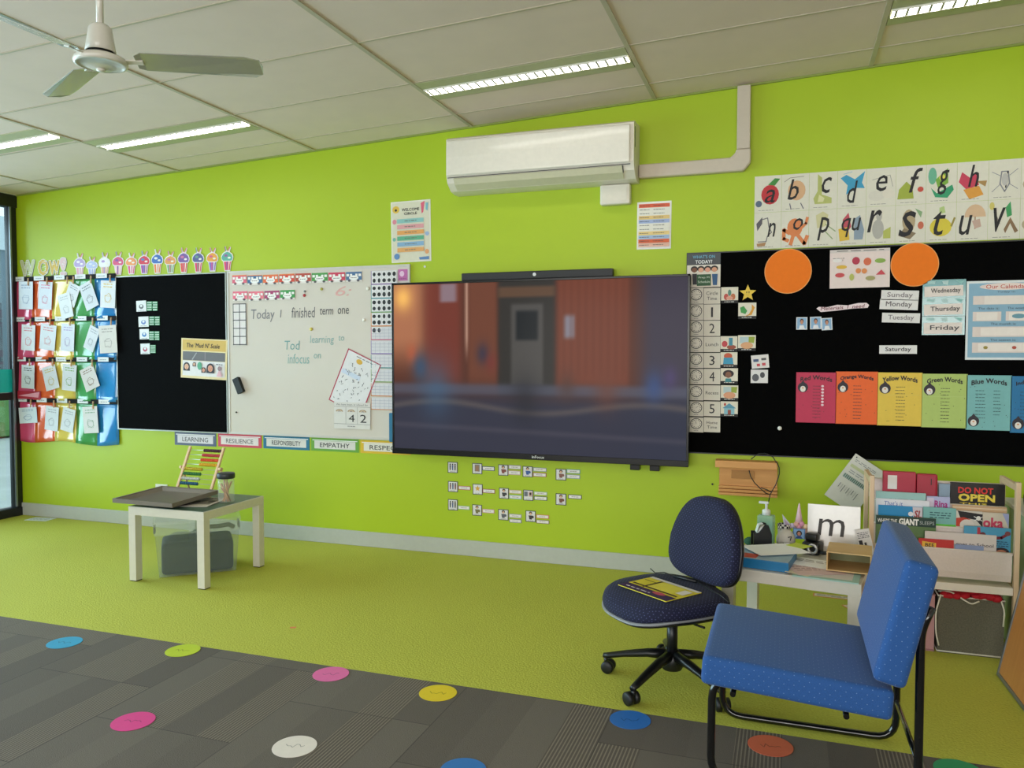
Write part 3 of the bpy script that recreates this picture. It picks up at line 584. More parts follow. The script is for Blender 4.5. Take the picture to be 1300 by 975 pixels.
# handwriting
hwr = root('handwriting', 'pen handwriting about finishing term one on the whiteboard', 'handwriting')
def wtext(s, x0, y0, x1, y1, col, shear=.1):
    a = W(*c5(x0, y0), -.0165); b = W(*c5(x1, y1), -.0165)
    g = G(); g.fixn = False; paint(g, [('t', col, s, .5, .5, 1, 1, shear)], b.x-a.x, a.z-b.z, -.0158, (a.x+b.x)/2, (a.z+b.z)/2); g.obj('written_word', hwr)
wtext('Today', 210, 395, 372, 480, '#7c7a80'); wtext('I', 408, 398, 420, 450, '#7c7a80'); wtext('finished', 488, 380, 650, 450, '#6a686c'); wtext('term', 682, 385, 775, 430, '#4a484c'); wtext('one', 805, 385, 882, 425, '#3c3a3e')
wtext('Tod', 440, 610, 545, 672, '#7aa8a4'); wtext('learning', 615, 575, 780, 640, '#8ab0ac'); wtext('to', 810, 575, 850, 610, '#8ab0ac'); wtext('infocus', 462, 700, 610, 768, '#86b0ac'); wtext('on', 640, 700, 690, 732, '#86b0ac'); wtext('6:', 790, 235, 900, 300, '#dfa9a4', .3)
def magnet(px, py, col, lab, r=.011, cat='magnet'):
    p = W(px, py, -.02); r_ = root('magnet', lab, cat, (p.x, -.0165, p.z), (pi/2, 0, 0), 'round board magnets')
    G().lathe(mat(col, .3), [(0, 0), (r, 0), (r, .005), (r*.8, .008), (0, .009)], n=16).obj('magnet_cap', r_)
magnet(*c5(575, 298), '#b8262c', 'red round magnet on the upper whiteboard'); magnet(*c5(578, 270), '#8a8a88', 'small grey magnet just above the red magnet', .008); magnet(*c5(693, 255), '#b4ae3a', 'olive yellow magnet right of the red magnet', .010)
magnet(*c5(1013, 250), '#e8e4d8', 'white magnet near the upper right of the whiteboard', .013); magnet(*c5(985, 467), '#f0ede4', 'white magnet right of the word one', .012); magnet(*c5(622, 530), '#e0cf5a', 'yellow magnet in the middle of the whiteboard', .012); magnet(*c5(108, 1102), '#1c1c1c', 'tiny black magnet low on left edge of whiteboard', .006)
e0 = W(304.5, 489.3, -.02); er = root('board_eraser', 'black felt eraser stuck at left of the whiteboard', 'eraser', (e0.x, -.0165, e0.z), (0, math.radians(-24), 0))
er.rotation_euler = (0, math.radians(-24), 0)
G().box(mat('#17191b', .6), (0, -.024, 0), (.055, .014, .12), .004).obj('handle', er); G().box(mat('#2b2e30', .95, bump=.4), (0, -.0085, 0), (.052, .0165, .116), .003).obj('felt_pad', er)
ops = [('r', '#b5304f', 0, 0, 1, .018), ('r', '#b5304f', 0, 0, .03, 1), ('r', '#b5304f', .97, 0, 1, 1), ('r', '#b5304f', 0, .982, 1, 1), ('e', '#dcae3c', .42, .13, .09, .045)]
rr = random.Random(9)
for k in range(60): u, v = rr.uniform(.1, .9), rr.uniform(.2, .93); ops.append(('l', '#54545c', [(u, v), (u+rr.uniform(-.03, .03), v+rr.uniform(-.02, .02)), (u+rr.uniform(-.03, .03), v+.02)], .003))
ops = ops[:5]+[('r', '#cfd9ec', .05, .36, .6, .44)]+ops[5:]
pl = list(wc((442, 442), (484, 463.2), (417.5, 507.5), BOARD-.002)); 
global_l = LAY; LAY = .00004
card('problem_chart', 'tilted red bordered chart full of small figures on whiteboard', 'chart', tuple(pl), '#e4e2e4', ops, parts=[('title', [('b', '#7c7a80', .3, .045, .8, .08, 1)], None)])
LAY = global_l
RAIN = lambda cu, cv: [('p', '#a8896c', ell(cu, cv, .1, .09, 10, pi, 2*pi)), ('p', '#d8c6a8', ell(cu, cv, .07, .06, 10, pi, 2*pi)), ('p', '#9c8a8a', ell(cu, cv, .045, .04, 10, pi, 2*pi))]
card('counting_card', 'white card counting school days with 4 and 2 under rainbows', 'card', wc((424, 510), (470, 511.5), (424.5, 543.5), BOARD-.0045), '#dcd8d4',
     [('l', '#7a7678', [(.0, .17), (1, .17)], .002), ('l', '#7a7678', [(.33, .17), (.33, .82)], .002), ('l', '#7a7678', [(.65, .17), (.65, .82)], .002), ('l', '#7a7678', [(0, .82), (1, .82)], .002)]+RAIN(.15, .36)+RAIN(.48, .36)+RAIN(.8, .36)+[('b', '#8a8688', .38, .87, .6, .94, 1)],
     parts=[('title', [('t', '#77737a', 'We have been at school for', .5, .09, .88, .07)], None), ('numerals', [('t', '#2c2a2c', '4', .49, .6, .16, .27), ('t', '#2c2a2c', '2', .81, .6, .17, .3)], None)])
ys = [343.6, 361, 379, 396.8, 414.5, 432, 450, 468, 486, 504, 521.3]; bc = ['#8a5aa0', '#3a8f96', '#6aa04a', '#dc8a3c', '#c8507c', '#8a70b8', '#2f8a8a', '#7a9c3a', '#d0803a', '#c88a5a']; bn = ['purple', 'teal', 'green', 'orange', 'pink', 'violet', 'dark teal', 'olive', 'amber', 'tan']
rr = random.Random(3)
for k in range(10):
    ops = [('r', bc[k], 0, .93, 1, 1), ('r', bc[k], 0, 0, .02, 1)]
    if k < 5:
        for i in range(5):
            for j in range(2):
                if k == 4 and (j > 0 or i > 1): continue
                ops.append(('r', '#eceaea', .04+i*.19, .05+j*.44, .21+i*.19, .46+j*.44)); ops.append(('e', '#1f1f22', .125+i*.19, .26+j*.44, .05+.02*rr.random(), .12+.05*rr.random()))
    if k >= 4:
        for i in range(1, 6): ops.append(('l', '#9a9cb4', [(i*.17, .1), (i*.17, .92)], .0015))
        for i in range(1, 4): ops.append(('l', '#9a9cb4', [(.02, i*.24), (1, i*.24)], .0015))
    card('number_chart', '%s edged %s card in the column beside the television' % (bn[k], 'counting spots' if k < 5 else 'blank grid'), 'chart card', wr(471, ys[k]+.5, 505, ys[k+1]-.3, BOARD-.0015), '#dcdade', ops, 'column of counting cards')
card('chart_title', 'pink square card at the top right corner of the whiteboard', 'card', wr(505.6, 342, 517.5, 356, BOARD-.0015), '#c068a8', [('e', '#e6c2dc', .4, .4, .25, .25), ('b', '#8a3c78', .1, .75, .9, .95, 1)])
# values strips
for (a, b, c, d, col, bgc, s, tc) in ((221.5, 549, 274.8, 566, '#5d6683', '#dcd8e0', 'LEARNING', '#5c5a60'), (276.5, 550.3, 332.6, 568.5, '#d04a60', '#eadfdf', 'RESILIENCE', '#6a6468'), (334, 552.6, 393.4, 571.3, '#1f6f92', '#dcdad6', 'RESPONSIBILITY', '#3c3c40'), (394.7, 556, 456, 574, '#6aa43a', '#dcdad4', 'EMPATHY', '#2c2c30'), (457.2, 558.8, 521.8, 577.6, '#dcb62c', '#e4e0d6', 'RESPECT', '#2c2c30')):
    mid = ((a+c)/2, (b+d)/2); pl = wr(a, b, c, d, -.0015)
    z1 = W(mid[0], mid[1]-8.3, -.0015).z; z0 = W(mid[0], mid[1]+8.3, -.0015).z
    card('values_sign', 'long paper sign reading %s below the whiteboard' % s, 'sign', (pl[0], -.001, min((z1+z0)/2, .755-(z1-z0)/2), pl[3]-.004, z1-z0, 0), col, [('r', '#f0eef0', .03, .14, .97, .2), ('r', bgc, .07, .22, .93, .82)], 'paper values signs', parts=[('lettering', [('t', tc, s, .5, .53, .62, .34, 0, .01)], None)])

# posters on the wall
ops = [('r', '#ddd9c4', .03, .02, .97, .98), ('e', '#e4bc4a', .13, .13, .09, .06), ('e', '#2c2c2c', .13, .14, .03, .02), ('p', '#e0607c', [(.76, .05), (.86, .02), (.82, .2), (.78, .22)]), ('p', '#7fb8c8', [(.88, .05), (.95, .05), (.93, .18), (.88, .16)]),
       ('e', '#e08a9c', .09, .33, .05, .04), ('e', '#9fb6d8', .91, .55, .05, .035), ('e', '#e2a06c', .9, .84, .05, .04), ('e', '#5f8cc0', .14, .9, .07, .05), ('e', '#6fb0a0', .08, .62, .04, .03), ('p', '#5f88bc', [(.7, .93), (.95, .92), (.95, .97), (.72, .97)])]
for i, c in enumerate(('#8fc4c0', '#e0a0a4', '#e6a45c', '#5fb08c', '#86aed0', '#e4a866')): v = .29+i*.095; ops += [('r', c, .16, v, .83, v+.068), ('b', '#6a6a60', .35, v+.02, .65, v+.05, 1)]
card('poster', 'WELCOME CIRCLE poster with pastel bars taped above the whiteboard', 'poster', wc((496, 257), (546.3, 252.8), (497.5, 334), -.001), '#eae6da', ops, parts=[('title', [('t', '#2c2a26', 'WELCOME', .5, .14, .44, .045, 0, .03), ('t', '#2c2a26', 'CIRCLE', .5, .205, .32, .04, 0, .03)], None)])
ops = []
for i, c in enumerate(('#e0603c', '#ece8dc', '#ece8dc', '#e8c884', '#a8b8dc', '#ece8dc', '#ece8dc', '#ecd08c', '#a8c0e0', '#e0663c', '#e8b8a4')): v = .045+i*.083; ops += [('r', c, .05, v, .95, v+.078), ('b', '#3a3a3e', .08, v+.025, .36, v+.055, 1), ('b', '#3a3a3e', .48, v+.025, .8, v+.055, 1)]
card('poster', 'striped orange, white and blue timetable taped below the pipe cover', 'timetable', wc((809.5, 257), (853, 254.6), (808, 317), -.001), '#f0ece6', ops)

# ------------------------------------------------------------------ name and picture cards below the television
K9 = 5.909
def c8(x, y): return (540+x/K9, 570+y/K9)
PC = [((168, 95, 243, 182), 'three dark figures', '#4a4a52', 'row one, first'), ((352, 105, 427, 190), 'brown door', '#a07a5c', 'row one, second'), ((547, 115, 622, 202), 'brown desk scene', '#8a4c44', 'row one, third'), ((730, 127, 805, 213), 'blue figure', '#3c5ca0', 'row one, fourth'), ((978, 147, 1057, 237), 'brown group', '#8a5a50', 'row one, last'),
      ((170, 240, 245, 325), 'three red and navy figures', '#7a3c44', 'row two, first'), ((355, 260, 430, 345), 'yellow star', '#e0ac3c', 'row two, second'), ((553, 290, 626, 376), 'dark child', '#3c3c44', 'row two, third'), ((735, 305, 810, 390), 'two small panels', '#44444c', 'row two, fourth'), ((978, 332, 1057, 424), 'brown face', '#7a4c3c', 'row two, last'),
      ((170, 375, 243, 463), 'three black figures', '#33343a', 'row three, first'), ((352, 415, 425, 503), 'yellow and black bin', '#7c7444', 'row three, second'), ((547, 450, 624, 537), 'grey child speaking', '#5c5c68', 'row three, third'), ((752, 460, 828, 550), 'black haired child', '#3a3034', 'row three, last')]
for (a, b, c, d), nm, col, pos in PC:
    if 'star' in nm: ops = [('p', '#e0ac3c', [(.5+(.3 if k % 2 == 0 else .13)*math.sin(k*pi/5), .42-(.3 if k % 2 == 0 else .13)*math.cos(k*pi/5)) for k in range(10)])]
    elif 'three' in nm: ops = [x for k in range(3) for x in (('e', '#2c2624', .25+k*.25, .22, .07, .07), ('p', col if k != 1 else '#4a5c8c', [(.18+k*.25, .3), (.32+k*.25, .3), (.30+k*.25, .75), (.2+k*.25, .75)]))]
    elif 'door' in nm: ops = [('r', '#7a7a80', .25, .12, .75, .76), ('r', col, .32, .2, .66, .76)]
    elif 'panels' in nm: ops = [('r', '#6c7080', .1, .15, .45, .6), ('r', '#c8a0a0', .55, .15, .9, .6), ('e', '#3a2c28', .72, .35, .1, .12)]
    else: ops = [('e', '#33261f', .5, .22, .16, .14), ('e', '#e0b090', .5, .27, .1, .1), ('p', col, [(.3, .42), (.7, .42), (.62, .78), (.38, .78)]), ('e', col, .72, .55, .1, .12)]
    card('picture_card', 'job picture card with %s below the television, %s' % (nm, pos), 'card', wr(*c8(a, b), *c8(c, d), -.001), '#3a3a44', [('r', '#e4e0e2', .07, .06, .93, .94)]+ops+[('b', '#444444', .25, .84, .75, .91, 1)], 'job cards under television')
NM = [((427, 128, 520, 165), 'navy', '#3a4468'), ((624, 118, 718, 155), 'grey', '#8a7a80'), ((622, 160, 714, 197), 'pale pink', '#c89ca0'), ((808, 137, 910, 172), 'silver', '#8c9098'), ((808, 176, 908, 212), 'red', '#a03a44'), ((1060, 150, 1162, 187), 'teal', '#5aa09c'), ((1060, 190, 1160, 225), 'blue grey', '#8c9cb0'),
      ((247, 275, 340, 310), 'crimson', '#b04450'), ((430, 298, 523, 335), 'dark red', '#98323c'), ((628, 305, 722, 338), 'peach', '#d0a884'), ((630, 343, 722, 378), 'light blue', '#7cb0c4'), ((815, 318, 914, 349), 'mint', '#9cb4a4'), ((815, 352, 914, 388), 'dark blue', '#2c3858'), ((1072, 340, 1173, 378), 'black', '#2c2c34'),
      ((245, 423, 333, 458), 'pale green', '#8cb484'), ((428, 448, 518, 484), 'rose', '#cc8c98'), ((628, 485, 722, 520), 'lilac grey', '#a49cac'), ((630, 523, 722, 557), 'slate', '#6c7488'), ((832, 490, 928, 525), 'coral', '#d0704c'), ((832, 529, 930, 564), 'brown', '#7c5c54')]
for (a, b, c, d), nm, col in NM:
    row = 'top' if b < 230 else ('middle' if b < 400 and not a == 245 else 'bottom')
    card('name_card', 'small %s edged name card in the %s row under the television' % (nm, row), 'name card', wr(*c8(a, b), *c8(c, d), -.001), col, [('r', '#ece6e4', .05, .14, .95, .86), ('b', '#7a6470', .25, .38, .75, .65, 1)], 'name cards under television')

# ------------------------------------------------------------------ right pinboard contents
RB_Y = BOARD-.001
KD = 3.611
rowlet = ['a', 'b', 'c', 'd', 'e', 'f', 'g', 'h', 'i']; row2 = ['n', 'o', 'p', 'qu', 'r', 's', 't', 'u', 'v']
bx = [65, 190, 320, 450, 585, 715, 857, 997, 1135, 1285]
LN = [W(940+x/KD, 240).x for x in bx]; pitch = (LN[-1]-LN[0])/9
zT = W(1100, 190+85/KD+0).z
def zat(px, py): return W(px, py, -.001).z
z1t = (zat(958, 224.3)+zat(1294, 201))/2; z12 = (zat(958, 269.5)+zat(1294, 253.5))/2; z2b = max((zat(958, 316)+zat(1294, 304))/2, 1.969)
BLKI = '#17161a'
ART = {
 'a': (('red apple', [('e', '#c42c34', .58, .52, .33, .27), ('p', '#3f8a3c', [(.5, .25), (.75, .08), (.95, .1), (.75, .28)]), ('e', '#5a6a80', .16, .76, .12, .09)]), (.57, .56, .38, .36)),
 'b': (('tan ball', [('e', '#dcae84', .55, .45, .32, .27), ('l', '#8a7c70', [(.1, .2), (.3, .1), (.8, .08)], .003), ('l', '#6c6c78', [(.3, .8), (.35, .95)], .005), ('l', '#6c6c78', [(.7, .8), (.8, .95)], .005)]), (.42, .42, .4, .55)),
 'c': (('green crocodile', [('p', '#b8bc6c', [(.3, .05), (.45, .15), (.45, .6), (.8, .7), (.8, .85), (.2, .85), (.15, .7), (.3, .5)]), ('p', '#dcd8a4', [(.35, .6), (.55, .7), (.5, .8), (.3, .8)])]), (.62, .36, .36, .42)),
 'd': (('blue dolphins', [('p', '#3a9cc4', [(.1, .2), (.3, .12), (.6, .25), (.95, .05), (.85, .35), (.95, .5), (.6, .48), (.3, .65), (.35, .4)]), ('l', '#8ab8cc', [(.2, .1), (.5, .05)], .003)]), (.52, .58, .36, .58)),
 'e': (('pale eggs', [('e', '#dcd6c8', .35, .72, .28, .14), ('e', '#e4dccc', .75, .68, .2, .13), ('l', '#a8a498', [(.2, .3), (.8, .2), (.9, .5)], .003)]), (.52, .40, .38, .42)),
 'f': (('green frog', [('p', '#a0ac3c', [(.05, .85), (.1, .6), (.35, .4), (.55, .55), (.6, .85)]), ('e', '#cc4c3c', .82, .62, .1, .07)]), (.66, .38, .45, .62)),
 'g': (('green goats', [('e', '#6cb494', .2, .3, .14, .22), ('p', '#7cac3c', [(.3, .4), (.7, .12), (.72, .5), (.4, .65)]), ('p', '#2f9c6c', [(.15, .6), (.35, .75), (.85, .55), (.9, .68), (.7, .88), (.3, .85)]), ('e', '#e0d458', .52, .35, .1, .08)]), (.56, .48, .38, .62)),
 'h': (('red and orange hens', [('p', '#cc3c58', [(.05, .5), (.15, .25), (.4, .4), (.6, .3), (.7, .6), (.3, .7)]), ('p', '#e09c3c', [(.2, .7), (.7, .62), (.85, .85), (.4, .95)]), ('p', '#b08a50', [(.6, .5), (.95, .5), (.9, .65)])]), (.52, .36, .34, .55)),
 'i': (('grey insects', [('l', '#8c8c94', [(.4, .3), (.6, .3), (.65, .6), (.5, .8), (.35, .6), (.4, .3)], .006), ('l', '#8c8c94', [(.35, .4), (.1, .3)], .003), ('l', '#8c8c94', [(.65, .4), (.9, .25)], .003), ('l', '#8c8c94', [(.38, .6), (.1, .8)], .003), ('l', '#8c8c94', [(.62, .6), (.9, .75)], .003), ('e', '#c4c0bc', .5, .5, .1, .16)]), (.56, .5, .1, .42)),
 'n': (('grey face and nuts', [('l', '#6c6870', [(.25, .2), (.5, .15), (.55, .4), (.65, .55), (.5, .65), (.45, .8), (.15, .8)], .005), ('p', '#5c5860', [(.08, .3), (.3, .12), (.3, .3), (.12, .5)]), ('p', '#b08458', [(.1, .85), (.45, .82), (.4, .92), (.12, .93)])]), (.65, .48, .3, .38)),
 'o': (('orange octopus', [('e', '#e0844c', .5, .45, .28, .25), ('l', '#e0844c', [(.3, .6), (.1, .5), (.1, .75), (.25, .8)], .02), ('l', '#e0844c', [(.45, .65), (.35, .9)], .02), ('l', '#e0844c', [(.6, .65), (.85, .9), (.95, .7)], .02), ('l', '#e0844c', [(.7, .5), (.9, .35), (.95, .2)], .015)]), (.62, .36, .36, .32)),
 'p': (('pale possum', [('p', '#d4cc9c', [(.25, .15), (.5, .05), (.7, .15), (.6, .45), (.3, .5)]), ('l', '#9cac7c', [(.6, .4), (.95, .6)], .006), ('l', '#9cac7c', [(.6, .6), (.85, .8)], .006)]), (.52, .52, .42, .62)),
 'qu': (('queen and king', [('p', '#c44c5c', [(.2, .3), (.4, .12), (.5, .5), (.2, .8)]), ('p', '#e0b83c', [(.05, .55), (.4, .5), (.45, .85), (.1, .88)]), ('p', '#8c9cac', [(.6, .3), (.8, .2), (.95, .6), (.9, .85), (.6, .85)])]), (.5, .52, .68, .5)),
 'r': (('grey rabbit', [('e', '#b4b0a8', .42, .6, .2, .26), ('e', '#b4b0a8', .45, .25, .1, .15), ('p', '#b8bc5c', [(.6, .65), (.85, .55), (.85, .85), (.6, .85)])]), (.3, .38, .5, .58)),
 's': (('brown snail', [('e', '#b4a07c', .45, .42, .22, .3), ('p', '#8a785c', [(.1, .8), (.3, .6), (.7, .75), (.5, .9)]), ('p', '#8cac7c', [(.65, .1), (.9, .2), (.85, .35)]), ('e', '#cc6c50', .85, .55, .1, .1)]), (.4, .5, .72, .66)),
 't': (('yellow teapot', [('e', '#dcc83c', .5, .62, .36, .24), ('l', '#9c8c3c', [(.85, .6), (.95, .4)], .01), ('p', '#b8cc84', [(.45, .12), (.6, .08), (.65, .25), (.45, .28)])]), (.46, .52, .4, .62)),
 'u': (('peach umbrella', [('p', '#dcb894', ell(.6, .4, .34, .32, 10, pi, 2*pi)), ('l', '#b08c6c', [(.6, .4), (.6, .7)], .006), ('p', '#c8a898', [(.5, .5), (.75, .45), (.8, .65), (.6, .7)])]), (.3, .6, .42, .5)),
 'v': (('green and brown dancers', [('p', '#3f9c5c', [(.55, .2), (.7, .05), (.75, .4), (.6, .45)]), ('p', '#8a6c4c', [(.5, .75), (.7, .45), (.95, .8), (.85, .85), (.7, .6), (.55, .85)]), ('e', '#d8c86c', .12, .15, .08, .1), ('l', '#7c7068', [(.2, .3), (.35, .6)], .008)]), (.36, .5, .38, .6))}
def letcard(L, i, zt, zb):
    (nm, art), (cu, cv, tw, th) = ART[L]
    card('alphabet_card', 'alphabet card with letter %s over %s' % (L, nm), 'alphabet card', (LN[0]+pitch*(i+.5), -.001, (zt+zb)/2, pitch-.0012, zt-zb-.0012, 0), '#e2ddcd', art+[('b', '#8a867c', .15, .93, .7, .96, 1)], 'alphabet cards above right pinboard', parts=[('letter', [('t', BLKI, L, cu, cv, tw*(.8 if L == 's' else 1), th, .28, .004)], None)])
for i, L in enumerate(rowlet): letcard(L, i, z1t, z12)
for i, L in enumerate(row2): letcard(L, i, z12, z2b)
for nm, zt, zb in (('upper', z1t, z12), ('lower', z12, z2b)):
    card('alphabet_card', 'alphabet card at the right photo edge ending the %s row' % nm, 'alphabet card', (LN[0]+pitch*9.5, -.001, (zt+zb)/2, pitch-.0012, zt-zb-.0012, 0), '#e2ddcd', [('e', '#b8a888', .3, .65, .25, .15), ('b', '#8a867c', .15, .93, .7, .96, 1)], 'alphabet cards above right pinboard')

def rb(x0, y0, x1, y1, t=0): return wr(x0, y0, x1, y1, RB_Y, t)
ops = [('r', '#4a4c50', 0, 0, 1, .34), ('r', '#e4dccf', 0, .34, 1, 1), ('r', '#2c5c3a', .3, .62, .72, .96)]
for k, (u, c) in enumerate(((.22, '#7a4c34'), (.42, '#e0a88c'), (.62, '#e4a48c'), (.82, '#dca080'))): ops += [('e', '#2c211c', u, .46, .11, .09), ('e', c, u, .49, .08, .07)]
ops += [('p', '#2c2c34', [(.16, .6), (.3, .6), (.3, .92), (.18, .92)]), ('p', '#2f5c8c', [(.75, .62), (.92, .62), (.9, .95), (.78, .95)])]
card('poster', "WHAT'S ON TODAY? poster with cartoon children above the clock cards", 'poster', rb(872.5, 322.5, 914.5, 364), '#4a4c50', ops, parts=[('title', [('t', '#6fb4d0', "WHAT'S ON", .5, .1, .66, .09, 0, .01), ('t', '#f0f0f0', 'TODAY?', .5, .25, .5, .1, 0, .02)], None), ('chalkboard', [('t', '#d8e8d8', 'Prep M', .51, .72, .32, .07), ('t', '#d8e8d8', 'Schedule', .51, .84, .36, .07)], None)])
yb = [365.2, 386, 406.6, 427, 447.4, 467.6, 488.4, 508.8, 529, 549.4]
LB = ['Circle\nTime', '1', '2', 'Lunch', '3', '4', 'Recess', '5', 'Home\nTime']
for k, s in enumerate(LB):
    word = s.replace('\n', ' ')
    ck = [('e', '#26242a', .5, .42, .41, .37), ('e', '#e4ded2', .5, .42, .36, .32)]+[('e', '#26242a', .5+.28*math.cos(h*pi/6), .42+.25*math.sin(h*pi/6), .03, .03) for h in range(12)]+[('l', '#26242a', [(.5, .42), (.5+.2*math.cos(k), .42-.18*math.sin(k))], .002), ('b', '#4a484c', .35, .86, .65, .93, 1)]
    LAY = .00005
    card('clock_card', 'clock face card beside the label %s' % word, 'clock card', rb(874.6, yb[k]+.6, 893, yb[k+1]-.4), '#d8d2c6', ck, 'clock cards on right pinboard')
    LAY = .0003
    tx = [('t', '#26242a', 'Circle', .5, .33, .72, .22), ('t', '#26242a', 'Time', .5, .66, .6, .21)] if k == 0 else [('t', '#26242a', 'Home', .5, .35, .66, .2), ('t', '#26242a', 'Time', .5, .66, .6, .2)] if k == 8 else [('t', '#26242a', s, .5, .5, (.12 if s == '1' else .32) if len(s) == 1 else .78, .62 if len(s) == 1 else .22)]
    card('schedule_label', 'white schedule label reading %s' % word, 'label card', rb(893.7, yb[k]+.6, 914.3, yb[k+1]-.4), '#dcd6ca', [], 'schedule labels on right pinboard', parts=[('lettering', tx, None)])
PIC = [((915.6, 364.8, 937, 384.8), 'circle time', [('e', '#c8544c', .3, .6, .14, .2), ('e', '#c8744c', .7, .6, .14, .2), ('e', '#5a8a7c', .5, .35, .1, .2), ('e', '#e0a08c', .5, .68, .2, .12)], 'children in a circle'),
       ((937.4, 384.5, 960, 404.8), 'fruit', [('p', '#3f9a4c', [(.1, .3), (.3, .2), (.5, .5), (.4, .7), (.15, .6)]), ('p', '#e09c2c', [(.75, .1), (.92, .3), (.75, .75), (.35, .85), (.6, .7), (.75, .4)])], 'green pear and banana'),
       ((914.8, 426.9, 936, 446.5), 'lunch', [('e', '#c8444c', .25, .5, .17, .2), ('e', '#a0503c', .65, .7, .28, .14), ('p', '#3f8ca4', [(.5, .1), (.72, .1), (.72, .6), (.5, .6)])], 'lunch box and bottle'),
       ((937, 425.6, 959.3, 445.6), 'outside', [('r', '#b8ccd0', .1, .1, .6, .5), ('p', '#9cac3c', [(.6, .1), (.95, .1), (.9, .5), (.6, .45)]), ('e', '#e0a87c', .5, .65, .35, .22)], 'children playing under a tree, beside lunch'),
       ((914.8, 447.2, 936, 466.6), 'bag', [('e', '#cc5a3c', .45, .25, .25, .2), ('p', '#3a9cc4', [(.2, .35), (.72, .35), (.78, .85), (.15, .85)]), ('r', '#5c4a3c', .15, .78, .8, .86)], 'blue and red school bag'),
       ((915, 467.4, 936.6, 487.5), 'girl', [('e', '#2c2024', .45, .35, .32, .24), ('e', '#8a5a44', .45, .42, .18, .2), ('p', '#3f8c94', [(.3, .65), (.6, .65), (.65, .88), (.25, .88)])], 'dark haired girl reading'),
       ((915.2, 489, 937, 508.8), 'play', [('r', '#b8ccd0', .15, .1, .6, .5), ('p', '#9cac3c', [(.6, .1), (.95, .1), (.9, .5), (.6, .45)]), ('e', '#e0a07c', .5, .65, .35, .22)], 'children playing under a tree, beside Recess'),
       ((915, 509.4, 936.6, 529.2), 'house', [('p', '#5a9cb8', [(.1, .45), (.5, .12), (.9, .45)]), ('r', '#8cc0d0', .2, .45, .8, .85), ('r', '#9a4c3c', .42, .55, .6, .85), ('e', '#c03c34', .25, .2, .06, .1)], 'blue house')]
for pl, nm, ops, lb in PIC:
    card('picture_card', 'schedule picture card showing %s' % lb, 'card', rb(*pl), '#16161a', [('r', '#e6dfce', .0, .0, 1, .82)]+[tuple(o) for o in ops]+[('b', '#e8e6e2', .2, .87, .8, .96, 1)], 'picture cards on right pinboard')
x, y, z, cw, ch, _ = rb(938.3, 361.5, 960.5, 382)
card('star_cutout', 'yellow smiling star stuck beside the circle time card', 'star', (x, RB_Y, z, cw, ch, 0), '#ecc848', [('e', '#4a3a1c', .44, .47, .025, .07), ('e', '#4a3a1c', .57, .47, .025, .07), ('l', '#b8902c', [(.4, .6), (.5, .65), (.6, .6)], .002)], body=[(.5+(.5 if k % 2 == 0 else .22)*math.sin(-k*pi/5), .52-(.52 if k % 2 == 0 else .23)*math.cos(k*pi/5)) for k in range(10)])
card('picture_card', 'small tilted card with blue and red pictures, upper of two', 'card', rb(954, 450.5, 976, 467.5, -5), '#e8e2e0', [('r', '#4a5c84', .12, .3, .42, .5), ('r', '#5a5a5c', .58, .25, .85, .42), ('r', '#cc4c54', .3, .65, .48, .85), ('r', '#cc4c54', .6, .62, .8, .82)])
card('picture_card', 'small card with two grey bags, lower of two on pinboard', 'card', rb(953.2, 469.2, 974.8, 486.4), '#e4e0e0', [('e', '#5c5c64', .28, .6, .2, .28), ('e', '#4a4a50', .68, .4, .14, .22)])
def disc(px, py, rx, ry, lab, col='#f57a0c'):
    a = W(px-rx, py, RB_Y); b = W(px+rx, py, RB_Y); c = W(px, py, RB_Y); r = ((b.x-a.x)/2+abs(W(px, py-ry, RB_Y).z-W(px, py+ry, RB_Y).z)/2)/2
    body = ell(.5, .5, .5, .5, 40)[::-1]; card('paper_disc', lab, 'disc', (c.x, RB_Y, c.z, 2*r, 2*r, 0), '#f2a866', [('p', mat(col, .75), ell(.5, .5, .485, .485, 40)[::-1])], 'orange discs on the right pinboard', body=body)
disc(1000.3, 344.3, 30, 28.6, 'large plain orange disc left of the fruit chart'); disc(1161, 335.9, 31.3, 27.5, 'large plain orange disc right of the fruit chart')
FR = [('e', '#e0b43c', .2, .45, .09, .05), ('e', '#b83048', .44, .3, .065, .1), ('e', '#dc6c48', .63, .33, .065, .1), ('e', '#8cac4c', .84, .32, .09, .06), ('e', '#e08a4c', .48, .56, .045, .07), ('e', '#e08a4c', .58, .57, .045, .07), ('e', '#cc4c50', .17, .66, .08, .06), ('e', '#b8bc5c', .37, .72, .04, .09), ('e', '#a8a068', .68, .76, .08, .06), ('p', '#cc4450', [(.77, .68), (.86, .55), (.93, .68)]), ('e', '#f0e8e4', .13, .28, .08, .05)]
card('fruit_chart', 'pale pink fruit chart with pictures between the orange discs', 'chart', wc((1054.6, 317.8), (1131, 314.4), (1052.3, 366.5), RB_Y-.001), '#ecd9d4', [('r', '#d8ccc8', 0, 0, 1, .08), ('b', '#3a3438', .12, .02, .9, .06, 1), ('b', '#a89c9c', .05, .2, .25, .3, 2)]+[tuple(f) for f in FR])
body = [(0, .45), (.05, .2), (.2, .35), (.4, .1), (.6, .28), (.8, .05), (.95, .1), (1, .45), (.97, .85), (.7, .8), (.4, .95), (.08, 1)]
card('label_strip', 'cloud shaped strip reading Materials I need', 'label', wc((1036.5, 388), (1103.4, 383.3), (1036.5, 396.5), RB_Y), '#f0dce0', [], body=body, parts=[('lettering', [('t', '#7a2c3a', 'Materials  I  need', .5, .52, .84, .5, .2, .01)], None)])
